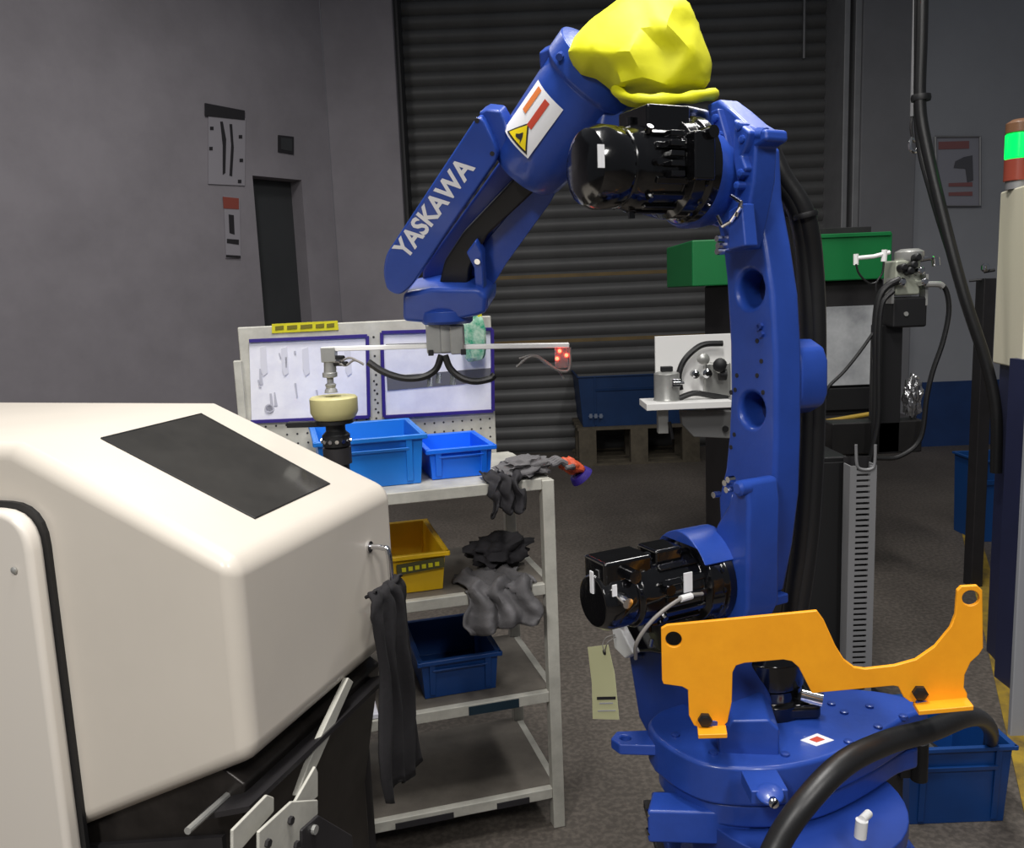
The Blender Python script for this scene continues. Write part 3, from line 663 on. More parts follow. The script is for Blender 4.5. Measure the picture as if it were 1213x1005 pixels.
# shoulder casting in front of the lower arm
PS = A0+n*.085
sh = [(843, 640), (848, 622), (862, 598), (868, 575), (876, 568), (884, 572), (887, 600), (886, 640), (886, 722), (878, 740), (843, 740)]
sho = obj('shoulder_casting', MB().prism(PX(sh, PS, n), -n*.075), BLUE, robot, bevel=.008, seg=3)
q = onp(868, 668, PS, n)
cA = onp(838, 682, PS, n); uA = -e1
arcp = [(t, .098-.008*abs(t-90)/50) for t in range(35, 146, 10)]
obj('shoulder_hood', MB().prism([cA-n*.01+(uA*math.cos(math.radians(t))+Z*math.sin(math.radians(t)))*r_ for t, r_ in arcp]+[cA-n*.02+(uA*math.cos(math.radians(t))+Z*math.sin(math.radians(t)))*.082 for t in range(145, 34, -10)], n*.075), BLUE, sho, bevel=.006, seg=3)
q = onp(880, 578, PS, n); obj('shoulder_pin', MB().lathe([(.014, -.01), (.014, .01), (.009, .014)], q, n, 16), BLUE, sho)
for x, y in [(862, 572), (864, 580), (849, 586), (866, 568)]:
    q = onp(x, y, PS, n); obj('bolt', MB().lathe([(.006, -.006), (.006, .008)], q, n, 8), CHROME, sho, smooth=0)
obj('arm_foot', MB().obox(onp(905, 706, A0-n*.03, n), e1*-.035, n*.03, Z*.01), BLUE, armo, bevel=.004)
# ---- black motors (shoulder and elbow)
def motor(c, r, ln, nm, tip, flange_r, ribs):
    u, v = perp(n)
    m = obj(nm, MB().lathe([(flange_r, 0), (flange_r, .018), (flange_r*.93, .024), (flange_r*.93, .05), (r, .058), (r, ln*.62), (r*.97, ln*.64), (r*.97, ln*.72)]+tip, c, n, 36), GLOSS, robot, bevel=.0025)
    k = ribs
    for i in range(k):
        t = 2*math.pi*i/k; d = u*math.cos(t)+v*math.sin(t); s = n.cross(d)
        obj('rib', MB().obox(c+n*(ln*.36)+d*r, n*(ln*.20), s*.006, d*.006), GLOSS, m, bevel=.002)
        obj('cap_screw', MB().lathe([(.0075, 0), (.0075, .009), (.005, .010)], c+n*.018+d*(flange_r-.011), n, 10), GLOSS, m, smooth=35)
        if i % 2 == 0: obj('clamp_screw', MB().lathe([(.006, 0), (.006, .012)], c+n*(ln*.58)+d*(r+.002), d, 8), GLOSS, m)
    return m
c2 = onp(838, 682, PS+n*.0, n)
l2 = .255
m2 = motor(c2, .062, l2, 'shoulder_motor', [(.052, l2*.74), (.055, l2*.78), (.055, l2*.93), (.045, l2), (0, l2)], .085, 14)
# terminal box & connectors on the motor
q = c2+n*.20
obj('terminal_box', MB().obox(q+Z*.055, n*.05, e1*.035, Z*.022), GLOSS, m2, bevel=.006)
obj('terminal_box', MB().obox(c2+n*.11+Z*.062, n*.03, e1*.03, Z*.018), GLOSS, m2, bevel=.006)
obj('connector', MB().cyl(q+Z*.05-e1*.03, q+Z*.05-e1*.055, .012, seg=12), GLOSS, m2)
obj('connector', MB().cyl(q+n*.03+Z*.02-e1*.05, q+n*.03-e1*.075+Z*.015, .010, seg=12), CHROME, m2)
obj('connector', MB().cyl(c2+n*.14-e1*.05+Z*.02, c2+n*.14-e1*.075+Z*.02, .010, seg=12), GLOSS, m2)
def sticker(x, y, w_, h_, p0, nn, par, m=LABELW, nm='rating_label'):
    q = onp(x, y, p0, nn); u = Z.cross(V(nn)).normalized()
    return obj(nm, MB().obox(q, u*w_/2, V(nn).normalized()*.0012, Z*h_/2), m, par, smooth=0, label='small white label')
sticker(815, 692, .018, .042, c2-e1*.0635, -e1, m2)
sticker(701, 690, .010, .040, c2+n*(l2+.001), n, m2)
sticker(728, 700, .009, .020, c2-e1*.058, -e1, m2)
obj('sensor_wire', MB().tube([c2+n*.07-e1*.072+Z*.0, c2+n*.12-e1*.08+Z*.005, c2+n*.18-e1*.08-Z*.02, c2+n*.21-e1*.07-Z*.06, c2+n*.20-e1*.05-Z*.10], .0035, 8), WIRE, m2)
obj('wire_sleeve', MB().cyl(c2+n*.10-e1*.079+Z*.004, c2+n*.125-e1*.081+Z*.004, .006, seg=10), FOAMW, m2)
# motor support block below and white sensor plug
obj('motor_mount', MB().prism(PX([(722, 735), (762, 720), (846, 715), (846, 790), (770, 775), (735, 775)], PS+n*.03, n), -n*.10), GLOSS, m2, bevel=.012, seg=3)
pq = onp(737, 752, PS+n*.06, n)
plg = obj('sensor_plug', MB().prism(PX([(724, 742), (731, 738), (750, 775), (740, 781), (727, 768)], PS+n*.06, n), -n*.02), FOAMW, m2, bevel=.004, label='white sensor plug')
obj('plug_nut', MB().cyl(onp(736, 742, PS+n*.06, n), onp(741, 731, PS+n*.06, n), .007, seg=10), FOAMW, plg)
obj('plug_stud', MB().cyl(onp(772, 757, PS+n*.045, n), onp(770, 766, PS+n*.05, n), .005, seg=10), CHROME, m2)
# elbow
PE = A0+n*.05
elb = [(836, 124), (850, 118), (866, 130), (884, 146), (894, 152), (907, 153), (908, 166), (895, 174), (893, 215), (884, 262), (876, 296), (856, 300), (850, 270), (832, 264), (838, 235), (848, 215), (847, 180)]
eo = obj('elbow_casting', MB().prism(PX(elb, PE, n), -n*.05), BLUE, robot, bevel=.006, seg=3)
obj('elbow_strip', MB().prism(PX([(840, 132), (850, 128), (866, 185), (868, 200), (858, 203), (853, 180)], PE+n*.012, n), -n*.02), BLUE_D, eo, bevel=.004)
for x, y in [(848, 140), (853, 160), (859, 178), (863, 193), (876, 150), (880, 165), (878, 205), (874, 220)]:
    q = onp(x, y, PE+n*.013, n); obj('cap_screw', MB().lathe([(.007, -.02), (.007, .004), (.004, .005)], q, n, 10), BLUE, eo, smooth=0)
obj('elbow_step', MB().prism(PX([(868, 140), (888, 156), (884, 172), (878, 184), (884, 200), (872, 215), (868, 190)], PE+n*.014, n), -n*.02), BLUE, eo, bevel=.005)
obj('elbow_pin', MB().cyl(onp(893, 160, PE-n*.01, n), onp(907, 160, PE-n*.01, n), .012, seg=14), BLUE, eo)
blk = obj('limit_block', MB().prism(PX([(862, 250), (878, 240), (883, 292), (862, 297)], PE+n*.025, n), -n*.03), BLUE, eo, bevel=.004)
for p_ in ([(866, 232), (878, 240)], [(878, 240), (872, 256)], [(850, 256), (856, 268)], [(856, 268), (866, 262)], [(866, 262), (878, 245)]):
    obj('clip_wire', MB().cyl(onp(*p_[0], PE+n*.03, n), onp(*p_[1], PE+n*.03, n), .0035, seg=8), CHROME, blk)
for x, y in [(852, 283), (853, 291), (852, 298)]:
    obj('bolt', MB().lathe([(.006, -.01), (.006, .006)], onp(x, y, PE+n*.01, n), n, 8), CHROME, eo, smooth=0)
# J3 housing and motor
c3 = onp(840, 203, PE+n*.005, n)
u3, v3 = perp(n)
obj('elbow_housing', MB().lathe([(.07, -.02), (.085, -.01), (.09, .02), (.09, .04), (.085, .05)], c3-e1*-.015-Z*.01, n, 40), BLUE, robot, bevel=.004)
l3 = .245
m3 = motor(c3+n*.045, .070, l3-.03, 'elbow_motor', [(.066, l3*.64), (.069, l3*.68), (.070, l3*.80), (.062, l3*.88), (.042, l3*.93), (0, l3*.94)], .092, 16)
obj('terminal_box', MB().obox(c3+n*.12+Z*.075, n*.045, e1*.045, Z*.025), GLOSS, m3, bevel=.006)
obj('terminal_box', MB().obox(c3+n*.085-e1*.082+Z*.01, n*.022, e1*.014, Z*.04), GLOSS, m3, bevel=.005)
for k in range(5):
    obj('fin', MB().obox(c3+n*.135-e1*.078+Z*(.045-.016*k), n*.014, e1*.010, Z*.0045), GLOSS, m3, bevel=.0015)
obj('connector', MB().cyl(c3+n*.075-e1*.07+Z*.045, c3+n*.075-e1*.105+Z*.047, .011, seg=12), GLOSS, m3)
sticker(712, 185, .012, .036, c3-e1*.0715, -e1, m3)
# forearm: tube with collar
f0, f1 = atY(713, 78, 1.74), atY(517, 345, 2.04)
fu = (f1-f0).normalized(); flen = (f1-f0).length
def fp(x, y, off=0): # point of the forearm's centre plane (plane through its axis that faces the camera most)
    return onp(x, y, f0+fm*off, fm)
vd = ((CAM-(f0+f1)/2)).normalized(); fm = (vd-fu*vd.dot(fu)).normalized(); fw = fu.cross(fm).normalized()
if fw.dot(cR) > 0: fw = -fw        # fw: towards the upper left of the picture
tubeR = .093
tb = MB().lathe([(tubeR*.9, -.012), (tubeR*1.0, -.01), (tubeR*1.12, -.008), (tubeR*1.12, .035), (tubeR*1.02, .045), (tubeR*.98, .19), (tubeR*.9, .25), (tubeR*.75, .27)], f0, fu, 48)
fo = obj('forearm_tube', tb, BLUE, robot, bevel=.003)
obj('collar_lug', MB().prism([fp(x, y, .02) for x, y in [(638, 62), (660, 52), (668, 62), (660, 80), (650, 76), (646, 90), (640, 88)]], -fm*.05), BLUE, fo, bevel=.005)
for x, y in [(663, 67), (683, 118)]:
    obj('collar_screw', MB().lathe([(.007, -.02), (.007, .006)], fp(x, y, tubeR*.92), fm, 8), BLUE_D, fo)
# elbow body joining tube to housing
ey = atY(740, 180, 1.70)
obj('elbow_body', MB().prism([onp(x, y, ey, (0, -1, 0)) for x, y in [(690, 205), (724, 240), (780, 256), (845, 258), (848, 130), (760, 110), (712, 110)]], V((.02, .10, 0))), BLUE, robot, bevel=.02, seg=4)
# sticker wrapped on tube
def wrap(u0_, u1_, a0, a1, r, nu=1, na=24, th_=.0):
    vs = []; fs = []
    for i in range(nu+1):
        for k in range(na+1):
            a = a0+(a1-a0)*k/na; vs.append(f0+fu*(u0_+(u1_-u0_)*i/nu)+(fm*math.cos(a)+fw*math.sin(a))*r)
    for i in range(nu):
        for k in range(na): q = i*(na+1)+k; fs.append((q, q+1, q+na+2, q+na+1))
    return MB().add(vs, fs)
rs = tubeR*1.0+.003
stk = obj('warning_sticker', wrap(.085, .205, .10, 1.05, rs), LABELW, fo, smooth=80, label='white warning sticker with a yellow triangle')
def flat_on(u_, a_, pts, r=rs+.0012): # small shape laid on the curved tube surface around (u,a)
    bm = bmesh.new(); bm.faces.new([bm.verts.new((x, y, 0)) for x, y in pts]); bmesh.ops.triangulate(bm, faces=bm.faces)
    for k in range(3): bmesh.ops.subdivide_edges(bm, edges=bm.edges, cuts=1, use_grid_fill=True)
    bmesh.ops.triangulate(bm, faces=bm.faces); bm.verts.index_update()
    mb = MB().add([f0+fu*(u_+v.co.x)+(fm*math.cos(a_+v.co.y/tubeR)+fw*math.sin(a_+v.co.y/tubeR))*r for v in bm.verts], [tuple(v.index for v in f.verts) for f in bm.faces]); bm.free(); return mb
tri = [(-.022, .0), (.018, .027), (.018, -.027)]
obj('triangle_border', flat_on(.178, .52, [(x*1.25, y*1.25) for x, y in tri]), INKD, stk, smooth=0)
obj('triangle', flat_on(.178, .52, tri, rs+.002), YLAB if False else mat('warning_yellow', (240, 214, 20), .5), stk, smooth=0)
obj('symbol', flat_on(.182, .52, [(-.010, -.002), (-.002, .003), (.004, .010), (.008, .006), (.006, -.006), (.012, -.010), (.002, -.008), (-.004, -.006)], rs+.0028), INKD, stk, smooth=0)
obj('text_line', flat_on(.12, .82, [(-.03, .006), (.025, .006), (.025, -.008), (-.03, -.008)]), ORT, stk, smooth=0)
obj('text_line', flat_on(.125, .48, [(-.03, .006), (.032, .006), (.032, -.008), (-.03, -.008)]), REDT, stk, smooth=0)
# fork cheeks
fk = [(568, 133), (592, 184), (536, 266), (487, 340), (473, 351), (458, 345), (453, 325), (456, 303)]
cq = [fp(x, y, .075) for x, y in fk]
ck = obj('fork_cheek', MB().prism(rnd(cq, .02, 4), -fm*.055), BLUE, robot, bevel=.006, seg=3)
obj('cheek_shoulder', MB().prism([fp(x, y, .055) for x, y in [(566, 134), (575, 129), (592, 131), (598, 142), (602, 165), (592, 186)]], -fm*.05), BLUE, ck, bevel=.006, seg=3)
for x, y in [(565, 143), (583, 182)]:
    obj('bolt_hole', MB().lathe([(.005, -.002), (.005, .0012)], fp(x, y, .075), fm, 8), INKD, ck, smooth=0)
# lettering
ta, tb_ = fp(482, 309, .0762), fp(564, 199, .0762)
tx = tb_-ta; ty = fm.cross(tx.normalized()); ty = ty if ty.z > 0 else -ty
ty_len = (fp(478, 287, .0762)-ta); 
hgt = 23*((ta-CAM).dot(cF)/FPX)
obj('lettering', text_mb('YASKAWA', ta-fm*.0005, tx, ty*hgt, bold=.03), LABELW, ck, smooth=0, label='white block lettering')
rc = [(640, 205), (668, 205), (652, 240), (600, 312), (580, 345), (573, 368), (548, 366), (552, 325), (572, 290), (610, 245)]
rk = obj('fork_cheek', MB().prism(rnd([fp(x, y, -.02) for x, y in rc], .01, 3), -fm*.05), BLUE, robot, bevel=.006, seg=3)
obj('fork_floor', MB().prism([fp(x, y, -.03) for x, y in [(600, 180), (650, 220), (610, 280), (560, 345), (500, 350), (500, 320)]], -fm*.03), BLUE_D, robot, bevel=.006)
core = [(612, 208), (634, 226), (606, 252), (576, 280), (556, 318), (553, 345), (518, 345), (526, 310), (548, 276), (586, 236)]
obj('cable_channel', MB().prism(rnd([fp(x, y, .012) for x, y in core], .008, 2), -fm*.035), BLK, robot, bevel=.006, seg=2, label='black cable channel in the fork')
obj('fork_hinge', MB().prism([fp(x, y, .03) for x, y in [(563, 285), (571, 300), (574, 360), (564, 362), (561, 318), (552, 300)]], -fm*.03), BLUE, robot, bevel=.004)
obj('bolt', MB().lathe([(.007, -.01), (.007, .006)], fp(566, 309, .03), fm, 10), CHROME, rk)
# wrist
wq_ = atY(525, 360, 2.04)
obj('wrist', MB().prism([fp(x, y, .05) for x, y in [(476, 349), (510, 342), (566, 343), (577, 352), (576, 372), (565, 376), (545, 380), (535, 384), (500, 384), (476, 382)]], -fm*.10), BLUE, robot, bevel=.012, seg=3)
obj('wrist_ring', MB().lathe([(.055, 0), (.062, .006), (.062, .03), (.05, .036)], atY(530, 384, 2.05), Z, 32), BLUE, robot, bevel=.002)
# gripper
GY = 2.05
ft, fb = atY(527, 384, GY), atY(528, 418, GY)
gr = obj('gripper', MB().lathe([(.024, 0), (.03, .002), (.03, (ft-fb).length)], fb, ft-fb, 24).obox(atY(515, 401, GY), V((.018, 0, 0)), V((0, .03, 0)), Z*.035).obox(atY(542, 402, GY), V((.016, 0, 0)), V((0, .03, 0)), Z*.035), STEEL, robot, bevel=.004)
for x0_, x1_, y0_, y1_ in ((508, 513, 415, 421), (546, 552, 414, 420)):
    q = atY((x0_+x1_)/2, (y0_+y1_)/2, GY-.03); obj('foot_block', MB().obox(q, V((.006, 0, 0)), V((0, .008, 0)), Z*.007), BLK, gr, bevel=.001)
obj('arm_bar', MB().bar(atY(381, 414, GY), atY(508, 410, GY), .022, .011), WHITE, gr, bevel=.002)
obj('arm_bar', MB().bar(atY(550, 411, GY), atY(674, 409, GY), .03, .011), WHITE, gr, bevel=.002)
# left pick-up head
q0, q1 = atY(391, 414, GY), atY(391, 447, GY)
hd_ = obj('pickup_head', MB().obox(atY(390, 420, GY), V((.017, 0, 0)), V((0, .018, 0)), Z*.018).cyl(atY(391, 420, GY), q1, .015, seg=18).lathe([(.018, 0), (.018, .012)], q1, Z, 18), STEEL, gr, bevel=.002)
obj('vacuum_cup', MB().lathe([(.008, 0), (.008, -.014), (.014, -.018), (.011, -.026), (.015, -.031), (.016, -.038)], q1, Z, 20), mat('clear_grey_rubber', (150, 150, 150), .3), hd_)
for k, (x, y) in enumerate([(401, 428), (404, 424), (408, 431)]):
    obj('fitting', MB().cyl(atY(395, y, GY-.005), atY(x+3, y, GY-.02), .006, seg=10), CHROME if k == 0 else BLK, hd_)
for pts in ([(404, 428), (414, 424), (424, 428), (430, 431)], [(402, 431), (410, 433), (420, 427), (431, 432)]):
    obj('air_line', MB().tube([atY(x, y, GY-.02) for x, y in pts], .003, 6), WIRE, hd_)
# right sensor head
rh = obj('sensor_head', MB().obox(atY(665, 423, GY), V((.016, 0, 0)), V((0, .012, 0)), Z*.026), CLEAR, gr, bevel=.002, label='clear sensor block with red lights')
for x, y in [(660, 425), (671, 421), (663, 416)]:
    q = atY(x, y, GY-.0135); obj('led', MB().lathe([(.0045, -.002), (.0045, .003), (0, .004)], q, V((0, -1, 0)), 10), REDL, rh)
obj('air_line', MB().tube([atY(x, y, GY-.01) for x, y in [(675, 412), (675, 436), (666, 440), (652, 434), (636, 423), (625, 424), (612, 435)]], .0035, 8), WIRE, rh)
obj('air_line', MB().tube([atY(x, y, GY+.01) for x, y in [(615, 425), (632, 421), (646, 428), (662, 440), (668, 449)]], .0025, 8), WIRE, rh)
for sx, pts in ((0, [(523, 421), (516, 438), (500, 447), (478, 448), (455, 441), (436, 429)]), (1, [(527, 421), (533, 436), (545, 447), (562, 452), (580, 449), (586, 444)])):
    obj('hose', MB().tube([atY(x, y, GY-.015) for x, y in pts], .0085, 10), RUB, gr)
for x, y in [(510, 452), (520, 448), (537, 450)]:
    obj('hose_fitting', MB().cyl(atY(x, y-6, GY), atY(x-1, y+6, GY), .007, seg=10), CLEAR, gr)
# orange bracket
og = V((-.17, -1, 0)).normalized(); PO = atY(860, 790, 1.33)
outer = [(783, 745), (790, 741), (968, 724), (976, 735), (990, 766), (1000, 782), (1012, 791), (1025, 793), (1060, 789), (1085, 782), (1108, 766), (1126, 744), (1132, 728), (1134, 700), (1139, 695), (1158, 694), (1164, 700), (1165, 768), (1160, 776), (1150, 785), (1143, 800), (1142, 815), (1146, 822), (1146, 828), (1098, 834), (1078, 832), (1070, 826), (1064, 814), (1058, 813), (962, 822), (946, 791), (938, 784), (928, 782), (882, 786), (872, 789), (868, 797), (867, 832), (862, 856), (856, 862), (830, 863), (822, 860), (816, 848), (815, 818), (808, 814), (786, 811), (784, 806)]
bk = obj('mounting_bracket', MB().prism(PX(outer, PO, og), -og*.008, [circ(onp(798, 758, PO, og), og, .0135, 20), circ(onp(1150, 709, PO, og), og, .0125, 20)]), ORA, robot, bevel=.0015, label='orange flat steel bracket over the robot base')
for pts in ([(1082, 834), (1146, 828)], [(826, 862), (860, 861)]):
    a_, b_ = onp(*pts[0], PO, og), onp(*pts[1], PO, og); dd = (b_-a_)/2
    obj('bracket_flange', MB().obox((a_+b_)/2+og*.012-Z*.002, dd, og*.016, Z*.004), ORA, bk, bevel=.0015)
for x, y in [(835, 852), (1089, 820)]:
    q = onp(x, y, PO, og); obj('bolt', MB().lathe([(.012, -.002), (.012, .008), (.007, .009)], q, og, 6), BLK, bk, smooth=0)
# bracket legs reaching back to the head
for x, y in [(850, 850), (1100, 826)]:
    q = onp(x, y, PO, og); obj('bracket_leg', MB().obox(q-og*.05-Z*.012, V((.02, 0, 0)), og*.05, Z*.006), BLUE_D, bk, bevel=.002)
# hoses behind the lower arm
def hose(pts, r, nm, par, off):
    return obj(nm, MB().tube([onp(x, y, A0-n*(th+o_), n) for (x, y), o_ in zip(pts, off)], r, 12, 8), RUB, par)
hp1 = [(900, 170), (918, 205), (938, 250), (950, 310), (955, 400), (953, 520), (944, 640), (930, 730)]
hh = hose([(884, 169), (900, 165), (916, 205), (944, 250), (954, 310), (958, 400), (956, 520), (950, 640), (938, 735), (930, 800)], .02, 'cable_bundle', robot, [-.05, .0, .03, .07, .10, .11, .11, .09, .06, .03])
hose([(890, 172), (906, 168), (926, 208), (954, 255), (964, 320), (967, 410), (965, 530), (958, 640), (944, 740), (936, 800)], .019, 'hose', hh, [-.05, .01, .04, .08, .11, .12, .12, .10, .065, .03])
hose([(882, 179), (898, 175), (913, 215), (938, 260), (948, 320), (952, 410), (950, 530), (944, 640), (932, 740), (924, 800)], .017, 'hose', hh, [-.05, .03, .06, .10, .12, .13, .13, .11, .08, .03])
for x, y in [(941, 252), (954, 255)]:
    obj('hose_tie', MB().lathe([(.023, -.005), (.024, 0), (.023, .005)], onp(x, y, A0-n*(th+.075), n), V((.2, 0, -1)), 14), BLK, hh)
# thick conduit sweeping across the base
cp = [(905, 1400, 1.16), (897, 1150, 1.12), (903, 1055, 1.12), (921, 1000, 1.14), (955, 950, 1.16), (1000, 905, 1.20), (1050, 880, 1.27), (1100, 866, 1.36), (1143, 850, 1.52), (1164, 853, 1.82), (1174, 868, 2.15), (1172, 888, 2.4), (1168, 905, 2.47)]
cdt = obj('conduit', MB().tube([atY(*p) for p in cp], .019, 16, 8), RUB, base=atY(1050, 885, 1.27)); tag(cdt, 'thick black conduit curving across the front of the robot base', 'cable')
cl = MB()
P_ = spline([atY(*p) for p in cp], 8)
# paper tag hung from the motor plug
tg = root('paper_tag', onp(710, 768, PS+n*.09, n), 'pale yellow paper tag hanging on a string below the lower black motor', 'tag')
tp_ = [(696, 767), (720, 764), (728, 800), (733, 853), (702, 852), (701, 810)]
TQ = PX(tp_, PS+n*.09, n)
po = obj('paper', MB().prism(TQ, -n*.0012), TAGM, tg, smooth=0)
for y, x0_, x1_, hh_ in ((826, 707, 729, 3.5), (833, 710, 726, 1.5), (842, 708, 729, 1.2)):
    obj('printed_line', MB().prism(PX([(x0_, y), (x1_, y-.5), (x1_, y+hh_-.5), (x0_, y+hh_)], PS+n*.0908, n), -n*.0006), INKD if hh_ > 2 else INKG, po, smooth=0)
obj('eyelet', MB().lathe([(.003, 0), (.006, .001), (.006, -.002)], onp(716, 773, PS+n*.0905, n), n, 14), DARKM, po)
obj('string', MB().tube([onp(716, 773, PS+n*.092, n), onp(714, 764, PS+n*.09, n), onp(718, 756, PS+n*.08, n), onp(728, 752, PS+n*.062, n)], .0012, 6), WIRE, tg)
obj('string', MB().tube([onp(716, 773, PS+n*.092, n), onp(719, 763, PS+n*.09, n), onp(724, 758, PS+n*.08, n), onp(729, 755, PS+n*.062, n)], .0012, 6), WIRE, tg)
# yellow protective cover
def cover():
    Yc = 1.63
    out = [(672, 60), (679, 42), (704, 17), (731, -3), (760, -16), (800, -14), (818, 2), (830, 26), (838, 50), (846, 74), (843, 96), (834, 108), (800, 122), (760, 122), (738, 118), (722, 104), (706, 92), (688, 85), (678, 74)]
    fr = [atY(x, y, Yc) for x, y in out]; c = atY(768, 58, Yc); N = len(fr)
    # crumpled facets: front points pulled towards the camera
    f_pts = {'a': (702, 60, .05), 'b': (726, 76, .07), 'c': (722, 62, .075), 'd': (735, 98, .08), 'e': (790, 28, .115), 'f': (760, 34, .085), 'g': (787, 62, .09), 'h': (792, 102, .10), 'i': (832, 90, .065), 'j': (820, 60, .095), 'k': (762, 92, .10), 'l': (745, 60, .105), 'm': (800, 4, .07)}
    bm = bmesh.new()
    pts = [(p, 0) for p in out]
    vf = [bm.verts.new(p) for p in fr]
    vi = [bm.verts.new(atY(x, y, Yc-d)) for x, y, d in f_pts.values()]
    px = out+[(x, y) for x, y, d in f_pts.values()]
    from mathutils.geometry import delaunay_2d_cdt
    E_ = [(i, (i+1) % N) for i in range(N)]
    r = delaunay_2d_cdt([V(p) for p in px], E_, [tuple(range(N))], 1, 1e-6)
    al_ = vf+vi; mp = [al_[o[0]] for o in r[3]]
    for f in r[2]:
        try: bm.faces.new([mp[i] for i in f])
        except ValueError: pass
    back = [bm.verts.new(c+(p-c)*.82+V((0, .22, 0))) for p in fr]
    for i in range(N): bm.faces.new((vf[i], vf[(i+1) % N], back[(i+1) % N], back[i]))
    bm.faces.new(back[::-1])
    bmesh.ops.recalc_face_normals(bm, faces=bm.faces)
    bmesh.ops.subdivide_edges(bm, edges=bm.edges, cuts=3, use_grid_fill=True)
    bmesh.ops.triangulate(bm, faces=bm.faces)
    for k in range(1): bmesh.ops.smooth_vert(bm, verts=bm.verts, factor=.45, use_axis_x=True, use_axis_y=True, use_axis_z=True)
    bm.verts.ensure_lookup_table(); bm.normal_update()
    for v in bm.verts:
        v.co += v.normal*(.0035*noise.noise(v.co*12)+.0015*noise.noise(v.co*34))
    bm.verts.index_update()
    mb = MB(); mb.add([v.co.copy() for v in bm.verts], [tuple(v.index for v in f.verts) for f in bm.faces]); bm.free(); return mb
cb = atY(790, 122, 1.66)
cv = root('protective_cover', cb, 'crumpled bright yellow fabric cover on top of the robot elbow', 'cover')
obj('fabric', cover(), YEL, cv, smooth=38)
obj('hem', MB().tube([atY(x, y, Y-.05) for x, y, Y in [(728, 106, 1.66), (745, 115, 1.60), (775, 118, 1.575), (805, 117, 1.58), (828, 114, 1.60), (842, 112, 1.66), (845, 112, 1.74)]], .0105, 10, 6, rf=lambda t: .75+.5*noise.noise(V((t*9, 0, 0)))+.35*t), YEL, cv, smooth=70)
# ================================================================== RIGHT / BACK EQUIPMENT
# pallet with big blue bin by the shutter
pa = onz(690, 545, 0); YP = 7.7
bx0, bx1 = atY(684, 500, YP).x, atY(830, 500, YP).x
pz = atY(730, 506, YP).z
pal = root('pallet', ((bx0+bx1)/2, YP+.4, 0), 'grey wooden pallet in front of the roller shutter', 'pallet')
for z0, z1 in ((0, .02), (pz-.025, pz)):
    for k in range(5):
        y = YP+k*.19; obj('board', MB().box(bx0, bx1, y, y+.12, z0, z1), WOOD, pal, smooth=0)
for x in (bx0+.04, (bx0+bx1)/2-.05, bx1-.14):
    for y in (YP, YP+.38, YP+.76):
        obj('block', MB().box(x-.03, x+.13, y, y+.11, .02, pz-.025), WOOD, pal, smooth=0)
zb1 = atY(730, 445, YP).z
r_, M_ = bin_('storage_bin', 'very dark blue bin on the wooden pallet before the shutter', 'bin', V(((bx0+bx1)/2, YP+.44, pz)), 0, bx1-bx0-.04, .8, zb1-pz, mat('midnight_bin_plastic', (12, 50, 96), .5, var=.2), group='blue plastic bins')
for k in range(3):
    q = atY(700+k*6, 493, YP+.022); obj('faded_mark', MB().box(q.x-.014, q.x+.012, q.y-.002, q.y, q.z-.02, q.z+.02).box(q.x-.02, q.x+.018, q.y-.0025, q.y-.0005, q.z-.006, q.z+.004), mat('faded_white_print', (110, 120, 140), .6), r_, smooth=0)
# green machine behind the robot arm
YG = 4.6
def gb(x0, x1, y0, y1, Y0, dY): # box whose front face spans the pixel rectangle at depth Y0
    a, b = atY(x0, y1, Y0), atY(x1, y1, Y0); c = atY((x0+x1)/2, y0, Y0)
    return MB().box(a.x, b.x, Y0, Y0+dY, (a.z+b.z)/2, c.z)
gc = atY(940, 460, YG)
gm = root('press_machine', (gc.x, YG+.4, 0), 'dark machine with green top and pale panel behind the robot arm', 'machine')
zg = atY(940, 335, YG).z
cx0, cx1 = atY(866, 400, YG).x, atY(1048, 400, YG).x
zm = atY(940, 520, YG).z
obj('column', MB().box(cx0, atY(985, 400, YG).x, YG+.03, YG+.62, .0, zm), DARKM, gm, bevel=.01)
obj('upper_body', MB().box(cx0, cx1, YG+.03, YG+.62, zm, zg), DARKM, gm, bevel=.01)
obj('green_head', gb(820, 1056, 280, 335, YG-.05, .72), GREEN, gm, bevel=.008, label='green painted head')
obj('head_edge', gb(962, 1056, 276, 281, YG-.06, .05), GREEN, gm, bevel=.004)
pn = obj('front_panel', gb(966, 1035, 363, 457, YG, .03), GLASSP, gm, bevel=.004, label='pale shiny panel')
obj('lower_drawer', gb(962, 1040, 460, 486, YG-.01, .04), BLK, gm, bevel=.004)
yr = MB().cyl(atY(975, 500, YG-.12), atY(1034, 490, YG-.12), .012, seg=10)
obj('yellow_lever', yr, mat('brass_yellow', (170, 140, 50), .45), gm)
obj('table', gb(955, 1092, 500, 512, YG-.25, .3), DARKM, gm, bevel=.004)
obj('top_rail', gb(940, 1032, 270, 279, YG+.2, .05), DARKM, gm, bevel=.003)
# white backplate unit attached to the machine
YT = 4.45
tu = obj('tool_plate', gb(777, 868, 397, 478, YT+.04, .02), WHITE, gm, bevel=.002, label='white back plate')
obj('tool_shelf', gb(766, 868, 477, 485, YT-.18, .24), WHITE, gm, bevel=.003, label='white ledge')
c_ = atY(790, 475, YT-.06)
cup = obj('motor_can', MB().lathe([(.068, 0), (.07, .006), (.066, .016), (.066, .145), (.05, .152), (.012, .155)], c_, Z, 28), STEEL, gm, bevel=.003, label='silver cylindrical can')
obj('can_cap', MB().obox(c_+Z*.168, V((.03, 0, 0)), V((0, .02, 0)), Z*.013), BLK, cup, bevel=.003)
obj('clamp_screw', MB().obox(c_+V((.035, -.07, .10)), V((.022, 0, 0)), V((0, .012, 0)), Z*.02).cyl(c_+V((.02, -.08, .1)), c_+V((.075, -.08, .1)), .008, seg=10), CHROME, cup, bevel=.002)
